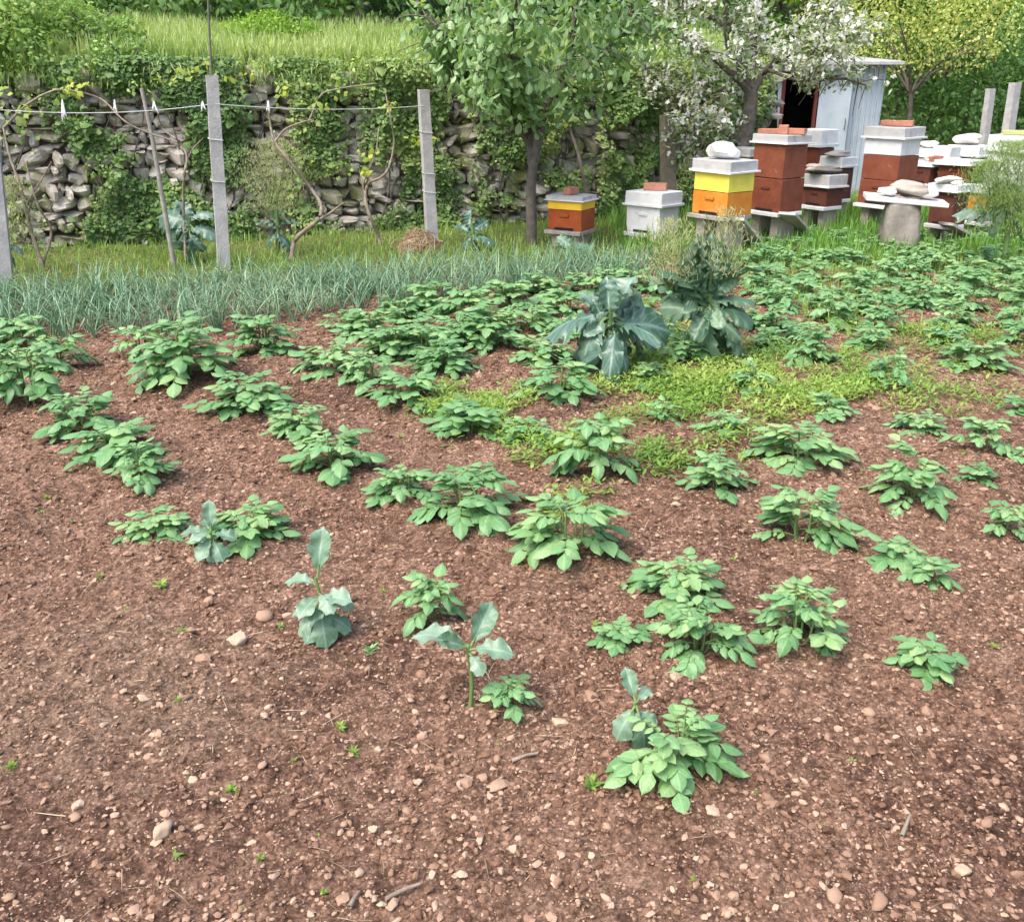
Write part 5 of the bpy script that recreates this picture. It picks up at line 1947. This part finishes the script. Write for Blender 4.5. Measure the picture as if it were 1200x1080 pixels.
def hive(cx, ybot, Y, wpx, boxes, lid, theta, label, bottom='white_paint', aspect=.82, lid_over=1.10, rim=None):
    """boxes: [(y of the upper edge, material)] from the bottom up; lid: (y of the upper edge, material)"""
    c = P(cx, ybot, Y)
    view = math.atan2(c.x, c.y)
    th = math.radians(theta)
    w = wpx / ppm(c) / (math.cos(th) + aspect * math.sin(th))
    d = aspect * w
    root = empty('beehive', (c.x, Y, 0), -(th + view))
    z = c.z
    zf = lambda y: P(cx, y, Y).z
    # stand: two low blocks
    g = Geo()
    for s in (-1, 1):
        box(g, (s * w * .3, 0, (z - .04) / 2 - .05), (w * .22, d * .8, z - .04 + .1), R.random(), bev=.05, jit=.004)
    g.build('stand_block', M['grey_stone'], root, smooth=False)
    g = Geo()
    box(g, (0, -.03, z - .02), (w * 1.08, d * 1.12, .04), .4, bev=.1)
    g.build('bottom_board', M[bottom], root, smooth=False)
    for i, (yt, mt) in enumerate(boxes):
        zt = zf(yt)
        nb = max(1, int(round((zt - z) / .30)))
        g = Geo()
        hh = (zt - z) / nb
        for k in range(nb):
            kx = R.uniform(-.004, .004)
            box(g, (kx, kx, z + hh * (k + .5)), (w + R.uniform(-.006, .002), d + R.uniform(-.006, .002), hh - .006), R.random(), bev=.015, jit=.0015)
        if i == 0:
            e = Geo()
            box(e, (0, -d / 2 - .004, z + .02), (w * .55, .012, .022), .5, bev=.1)
            body = g.build('hive_body', M[mt], root, smooth=False)
            e.build('entrance', M['dark_gap'], body, smooth=False)
            ph = Geo()
            box(ph, (0, -d / 2 - .006, z + hh * .72), (w * .26, .014, .03), .15, bev=.15)
            ph.build('handhold', M[mt], body, smooth=False)
        else:
            g.build('honey_super', M[mt], root, smooth=False)
        z = zt
    zt = zf(lid[0])
    lh = zt - z
    g = Geo()
    tilt = rotx(R.uniform(-.02, .02)) @ roty(R.uniform(-.02, .02))
    box(g, (0, 0, z + lh * .55), (w * lid_over, d * lid_over, lh * .85), R.uniform(.3, .7), rot=tilt, bev=.05, jit=.003)
    lo = g.build('lid', M[lid[1]], root, smooth=False)
    g = Geo()
    box(g, (0, 0, z + lh * .10), (w * (lid_over + .10), d * (lid_over + .10), max(.012, lh * .16)), R.uniform(.4, .8), rot=tilt, bev=.08, jit=.003)
    g.build('lid_rim', M[rim or lid[1]], lo, smooth=False)
    tag(root, label, 'beehive', HG)
    return root, zt, w, d


def brick(h, dx, dy, L, Wd, Hh, rot, label, mat='brick', base=0.0, name='brick', cat='brick', tilt=0):
    root, zt, w, d = h
    p = Vector((root.location.x, root.location.y, 0)) + Vector(tuple(rotz(root.rotation_euler.z) @ np.array([dx * w, dy * d, 0])))
    o_ = empty('tmp')
    bpy.data.objects.remove(o_)
    g = Geo()
    box(g, (0, 0, Hh / 2), (L, Wd, Hh), R.random(), bev=.07, jit=.004)
    o = g.build(name, M[mat], smooth=False, loc=(p.x, p.y, zt + base + .001))
    o.rotation_euler = (tilt, 0, rot)
    tag(o, label, cat, 'bricks and stones weighting the hive lids')
    return o


_bt = cube_t(8)
_bv = _bt[0] / ((np.abs(_bt[0]) ** 5).sum(1, keepdims=True) ** .2)
_bv = _bv * (1.05 - .13 * _bv[:, 2:3]) * [1, .8, 1]
_bv = _bv * (1 + .05 * np.sin(_bv @ [3.1, 1.7, 2.3] + 1) + .04 * np.sin(_bv @ [-5.2, 4.1, 3.3]) + .03 * np.sin(_bv @ [7, -6, 9.]))[:, None]
BOULDER = (_bv, _bt[1], _bt[2])


def rock(loc, size, k, mat, label, name='rock', smooth=True, cat='rock', group='bricks and stones weighting the hive lids', rnd=.6, sh=(1, 1, 1)):
    g = Geo()
    T_ = BOULDER if name == 'boulder' else (ROCKS2[k] if smooth else ROCKS1[k])
    V = T_[0] * np.array(sh)
    V = V - [0, 0, V[:, 2].min()]
    g.add(V * size, T_[1], T_[2], rnd)
    o = g.build(name, M[mat], smooth=smooth, loc=loc)
    o.rotation_euler = (0, 0, R.uniform(0, 6))
    tag(o, label, cat, group)
    return o


def on(h, dx, dy, base=0.0):
    root, zt, w, d = h
    v = rotz(root.rotation_euler.z) @ np.array([dx * w, dy * d, 0])
    return (root.location.x + v[0], root.location.y + v[1], zt + base - .003)


h1 = hive(669, 268, 10.5, 55, [(244, 'red_paint'), (234, 'gold_paint')], (228, 'grey_metal'), 27, 'low rust-red beehive with a gold band beside the cherry tree', lid_over=1.08, rim='white_paint', bottom='grey_wood')
brick(h1, -.02, .0, .17, .10, .075, .9, 'brick on the rust-red and gold beehive')
h2 = hive(764, 271, 10.7, 60, [(241, 'white_paint')], (223, 'white_paint'), 35, 'all white beehive standing in front of the brown post')
brick(h2, -.02, .1, .25, .13, .07, -.25, 'brick on the all white beehive')
h3 = hive(845, 250, 9.9, 68, [(223, 'orange_paint'), (201, 'yellow_paint')], (186, 'grey_metal'), 41, 'orange and yellow beehive with a white rock on its grey lid', bottom='grey_wood', rim='white_paint')
rock(on(h3, -.02, .0), .135, 4, 'white_paint', 'big white angular rock on the orange and yellow beehive', sh=(1.15, .9, 1.3), smooth=False)
h4 = hive(908, 246, 10.6, 60, [(168, 'brown_paint')], (157, 'grey_metal'), 40, 'tallest red-brown beehive, stacked high under a grey lid with bricks', aspect=.85, rim='white_paint')
brick(h4, -.22, -.1, .30, .16, .05, -.55, 'flat brick at the left of the tallest red-brown beehive')
brick(h4, .12, -.15, .10, .07, .09, -.4, 'small orange brick standing on the tallest red-brown beehive', 'brick')
brick(h4, .30, .12, .22, .13, .06, -.5, 'brick at the right of the tallest red-brown beehive')
h4b = hive(948, 240, 13.3, 42, [(172, 'brown_paint')], (151, 'white_paint'), 38, 'red-brown beehive with white lid hidden behind the tallest one')
h4c = hive(868, 246, 11.7, 36, [(183, 'brown_paint')], (173, 'grey_metal'), 38, 'red-brown beehive showing only its corner left of the tallest one')
h5 = hive(962, 240, 11.4, 46, [(219, 'dark_paint')], (203, 'grey_metal'), 38, 'low dark brown beehive with rubble on its grey lid', lid_over=1.15, rim='white_paint')
rock(on(h5, -.28, -.1), .13, 3, 'grey_stone', 'grey rock on the low dark brown beehive', sh=(1.2, 1, .8))
rock(on(h5, .12, -.15), .17, 5, 'dark_stone', 'flat dark slab on the low dark brown beehive', sh=(1.3, 1, .45))
h5b = hive(977, 232, 12.5, 38, [(195, 'dark_paint')], (183, 'white_paint'), 38, 'beehive with white lid just behind the low dark brown one')
rock(on(h5b, 0, 0), .20, 1, 'grey_stone', 'flat grey-green stone on the white lid behind the low dark hive', sh=(1.3, 1, .4))
h6 = hive(1036, 238, 11.3, 60, [(181, 'brown_paint'), (162, 'white_paint')], (148, 'grey_metal'), 32, 'tall beehive with red-brown body and white upper box near the shed', rim='white_paint')
brick(h6, -.12, .0, .2, .12, .06, -.9, 'left brick on the tall brown and white beehive')
brick(h6, .18, .05, .22, .12, .065, -.5, 'right orange brick on the tall brown and white beehive')
h7a = hive(1083, 214, 13.2, 34, [(195, 'dark_paint')], (189, 'white_paint'), 34, 'small dark beehive with bluish white lid right of the tall brown and white one')
rock(on(h7a, .15, -.1), .09, 4, 'pale_stone', 'small pale rock on the small dark beehive')
brick(h7a, .25, .1, .2, .12, .07, .3, 'orange brick on the small dark beehive')
h7e = hive(1082, 206, 14.4, 32, [(184, 'white_paint')], (173, 'white_paint'), 34, 'white beehive in the rear row with stone on its lid')
rock(on(h7e, 0, 0), .14, 6, 'pale_stone', 'white stone on the rear white beehive', sh=(1.3, 1, .6))
h7b = hive(1122, 214, 12.9, 46, [(193, 'brown_paint')], (187, 'white_paint'), 30, 'brown beehive with yellowish white lid between the small dark and right white ones', lid_over=1.25)
h7c = hive(1134, 204, 14.2, 48, [(183, 'dark_paint')], (170, 'white_paint'), 34, 'white lidded beehive in the rear row behind the brown one')
rock(on(h7c, -.25, 0), .17, 0, 'pale_stone', 'rounded white stone on the rear row lid', sh=(1.2, 1, .8))
h7f = hive(1104, 208, 14.0, 28, [(187, 'brown_paint')], (171, 'white_paint'), 34, 'narrow brown beehive with white lid squeezed in the rear row')
h7d = hive(1182, 226, 12.4, 58, [(178, 'white_paint')], (158, 'white_paint'), 30, 'white beehive at the right edge under a yellowish tile')
brick(h7d, 0, 0, .40, .25, .05, -.5, 'yellowish flat tile on the white beehive at the right edge', 'plume')
h8 = hive(1108, 262, 10.4, 40, [(224, 'dark_paint')], (215, 'white_paint'), 34, 'dark brown beehive with wide white lid behind the board on stone', lid_over=1.28, aspect=.9)
rock(on(h8, -.15, -.1), .15, 7, 'pale_stone', 'flat pale stone on the wide white lid, left', sh=(1.3, 1, .35))
rock(on(h8, .22, 0), .10, 1, 'pale_stone', 'small pale stone on the wide white lid, right', sh=(1.3, 1, .4))
h9 = hive(1145, 258, 11.0, 36, [(226, 'orange_paint')], (217, 'white_paint'), 34, 'orange beehive half hidden by the seeding kale at right', rim='grey_metal')

# board on a stone
bp = P(1062, 232, 10.0)
sg = P(1056, 268, 10.0)
rock((sg.x, 10.05, -.06), .25, 4, 'dull_stone', 'squat grey boulder carrying the white board', 'boulder', cat='boulder', group=None, sh=(1.0, .85, 1.15))
g = Geo()
box(g, (0, 0, 0), (.80, .42, .045), .6, rot=roty(.07), bev=.1, jit=.006)
o = g.build('white_board', M['white_paint'], smooth=False, loc=(bp.x, 10.02, bp.z - .02))
o.rotation_euler = (0, 0, -.25)
tag(o, 'white board lying across the squat grey boulder', 'board')
for x, s, k, mt, lb, sh in ((1062, .15, 5, 'grey_stone', 'brown-grey rock in the middle of the white board', (1.2, .9, .95)), (1084, .13, 2, 'pale_stone', 'white rock on the right of the white board', (1.2, 1, .9)), (1038, .10, 6, 'pale_stone', 'small pale rock on the left of the white board', (1.2, 1, .7))):
    q = P(x, 231, 10.0)
    rock((q.x, 10.0, bp.z + .012 - (q.x - bp.x) * .07), s, k, mt, lb, sh=sh)


def plank(a, Ya, b, w, th, label):
    """a board leaning from pixel a at depth Ya down to the ground at pixel b"""
    p = np.array(P(a[0], a[1], Ya)); q = np.array(G(b[0], b[1])); q[2] += .02
    d = q - p
    L = np.linalg.norm(d)
    x, y, z = frame(d, (0, 0, 1))
    g = Geo()
    box(g, (0, 0, 0), (L, w, th), .6, rot=np.stack([x, y, z], 1), bev=.1, jit=.004)
    o = g.build('landing_plank', M['plank'], smooth=False, loc=tuple((p + q) / 2))
    tag(o, label, 'plank', 'landing planks in front of the hives')


plank((862, 256), 9.65, (889, 292), .19, .035, 'grey landing plank below the orange and yellow beehive')
plank((922, 250), 10.2, (947, 280), .19, .03, 'grey landing plank below the tallest red-brown beehive')
plank((1108, 262), 10.1, (1150, 286), .18, .03, 'grey landing plank below the dark brown beehive with wide lid')

# ------------------------------------------------------------------ shed
s0 = P(912, 90, 15.2); s1 = P(1037, 90, 15.2)
root = empty('shed', ((s0.x + s1.x) / 2, 15.2, 0))
cx = (s0.x + s1.x) / 2
X = lambda px: P(px, 100, 15.2).x - cx
Zt = P(975, 72, 15.2).z
g = Geo()
xl, xr = X(908), X(1036)
box(g, ((xl + xr) / 2, 1.9, Zt / 2), (xr - xl, .05, Zt), .5, bev=.05)
box(g, (xl + .025, .95, Zt / 2), (.05, 1.84, Zt), .5, bev=.05)
box(g, (xr - .025, .95, Zt / 2), (.05, 1.84, Zt), .5, bev=.05)
box(g, ((X(996) + xr) / 2, 0, Zt / 2), (xr - X(996), .05, Zt - .01), .5, bev=.05)
box(g, ((xl + X(918)) / 2, 0, Zt / 2), (X(918) - xl, .05, Zt - .01), .5, bev=.05)
box(g, ((X(918) + X(996)) / 2, 0, Zt - .1), (X(996) - X(918) - .01, .05, .19), .5, bev=.05)
g.build('wall', M['shed_metal'], root, smooth=False)
g = Geo()
for i in range(7):
    x = X(999) + (xr - X(999) - .03) * i / 6
    tube(g, [(x, -.035, .05), (x, -.035, Zt / 2), (x, -.035, Zt - .05)], .012, 6)
g.build('wall_rib', M['shed_metal'], root)
g = Geo()
box(g, ((xl + xr) / 2, .85, Zt + .03), (xr - xl + .3, 2.3, .05), .5, rot=rotx(.05), bev=.1)
g.build('roof', M['grey_metal'], root, smooth=False)
g = Geo()
for x in (X(918), X(957)):
    box(g, (x, -.03, (Zt - .2) / 2), (.045, .06, Zt - .2), .5, bev=.05)
box(g, ((X(918) + X(957)) / 2, -.03, Zt - .17), (X(957) - X(918) + .07, .06, .06), .5, bev=.05)
fr = g.build('door_frame', M['shed_frame'], root, smooth=False)
g = Geo()
wd = X(996) - X(960)
box(g, (wd / 2, 0, (Zt - .22) / 2), (wd, .035, Zt - .24), .5, bev=.05)
dr = g.build('door', M['shed_metal'], root, smooth=False, loc=(X(960), -.06, .02))
dr.rotation_euler = (0, 0, -.18)
g = Geo()
tube(g, [(wd * .9, -.03, .95), (wd * .9, -.06, .98), (wd * .9, -.06, 1.08), (wd * .9, -.03, 1.11)], .008, 6)
g.build('handle', M['dark_stone'], dr)
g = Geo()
box(g, ((xl + xr) / 2, 1.80, Zt / 2), (xr - xl - .12, .02, Zt - .1), .5, bev=.05)  # added sheet, coloured as the shade seen through the open doorway
g.build('back_shade_sheet', M['shed_shade'], root, smooth=False)
tag(root, 'small pale blue metal shed with a dark open doorway behind the beehives', 'shed')

# yellow flowers in the ivy
yf = P(825, 137, 12.4)
root = empty('flower_clump', (yf.x, yf.y, 0))
g = Geo()
n = 160
L = np.stack([rs.normal(0, .12, n), rs.normal(0, .06, n), yf.z + rs.normal(0, .07, n)], -1)
Mx = randrot(n) * rs.uniform(.03, .055, n)[:, None, None]
g.bake(CL[2], Mx, L, rs.rand(n))
g.build('blossom', M['yellow_flower'], root)
st = Geo()
for i in range(8):
    tube(st, spline([(R.gauss(0, .05), 0, 0), (R.gauss(0, .1), 0, yf.z * .5), (R.gauss(0, .12), 0, yf.z)], 7), .006, 5)
st.build('stem', M['stem'], root)
tag(root, 'small clump of yellow flowers in the ivy above the orange and yellow beehive', 'flowers')

# twig in the grass
g = Geo()
tube(g, spline([np.array(G(925, 306)), np.array(P(932, 292, 9.4)), np.array(P(940, 283, 9.4))], 8), np.linspace(.016, .006, 8), 6)
o = g.build('dead_twig', M['bark'])
tag(o, 'dark dead twig sticking up from the grass below the beehives', 'twig')
for a, b, lab in (((452, 1060), (492, 1042), 'dry twig lying near the bottom edge left of centre'), ((410, 1066), (421, 1046), 'short dry twig beside the round buff stone'), ((1056, 984), (1066, 958), 'pale dry stalk lying on the right soil'), ((600, 893), (630, 886), 'brown twig in front of the small lone potato plant')):
    p, q = np.array(G(*a)), np.array(G(*b))
    for v in (p, q): v[2] = gz(v[0], v[1]) + .010
    g = Geo()
    tube(g, spline([p, (p + q) / 2 + [0, 0, .004], q], 8), np.linspace(.006, .004, 8), 6)
    o = g.build('dry_twig', M['cane'])
    tag(o, lab, 'twig', 'dry twigs on the soil')

# ------------------------------------------------------------------ light
w = bpy.data.worlds.new('World')
sc.world = w
w.use_nodes = True
nt = w.node_tree
bg = nt.nodes['Background']
sky = nt.nodes.new('ShaderNodeTexSky')
sky.sky_type = 'NISHITA'
sky.sun_disc = False
EL, AZ = math.radians(58), math.radians(228)
sky.sun_elevation = EL
sky.sun_rotation = AZ
sky.air_density = 1.0
sky.dust_density = 4.0
sky.ozone_density = .6
nt.links.new(sky.outputs[0], bg.inputs[0])
bg.inputs[1].default_value = .15
sl = bpy.data.lights.new('sun', 'SUN')
sl.energy = 1.25
sl.angle = math.radians(40)
sl.color = (1, .95, .88)
so = bpy.data.objects.new('sun', sl)
# Nishita: rotation 0 is +Y, turning clockwise seen from above
d = Vector((math.sin(AZ) * math.cos(EL), math.cos(AZ) * math.cos(EL), math.sin(EL)))
so.rotation_euler = d.to_track_quat('Z', 'Y').to_euler()
so.location = d * 30
col.objects.link(so)

sc.view_settings.view_transform = 'Standard'
sc.view_settings.look = 'None'
sc.view_settings.exposure = 1.45
sc.view_settings.gamma = 1
sc.cycles.max_bounces = 6
sc.cycles.diffuse_bounces = 3
sc.cycles.transmission_bounces = 4
sc.cycles.glossy_bounces = 2
sc.cycles.use_denoising = True
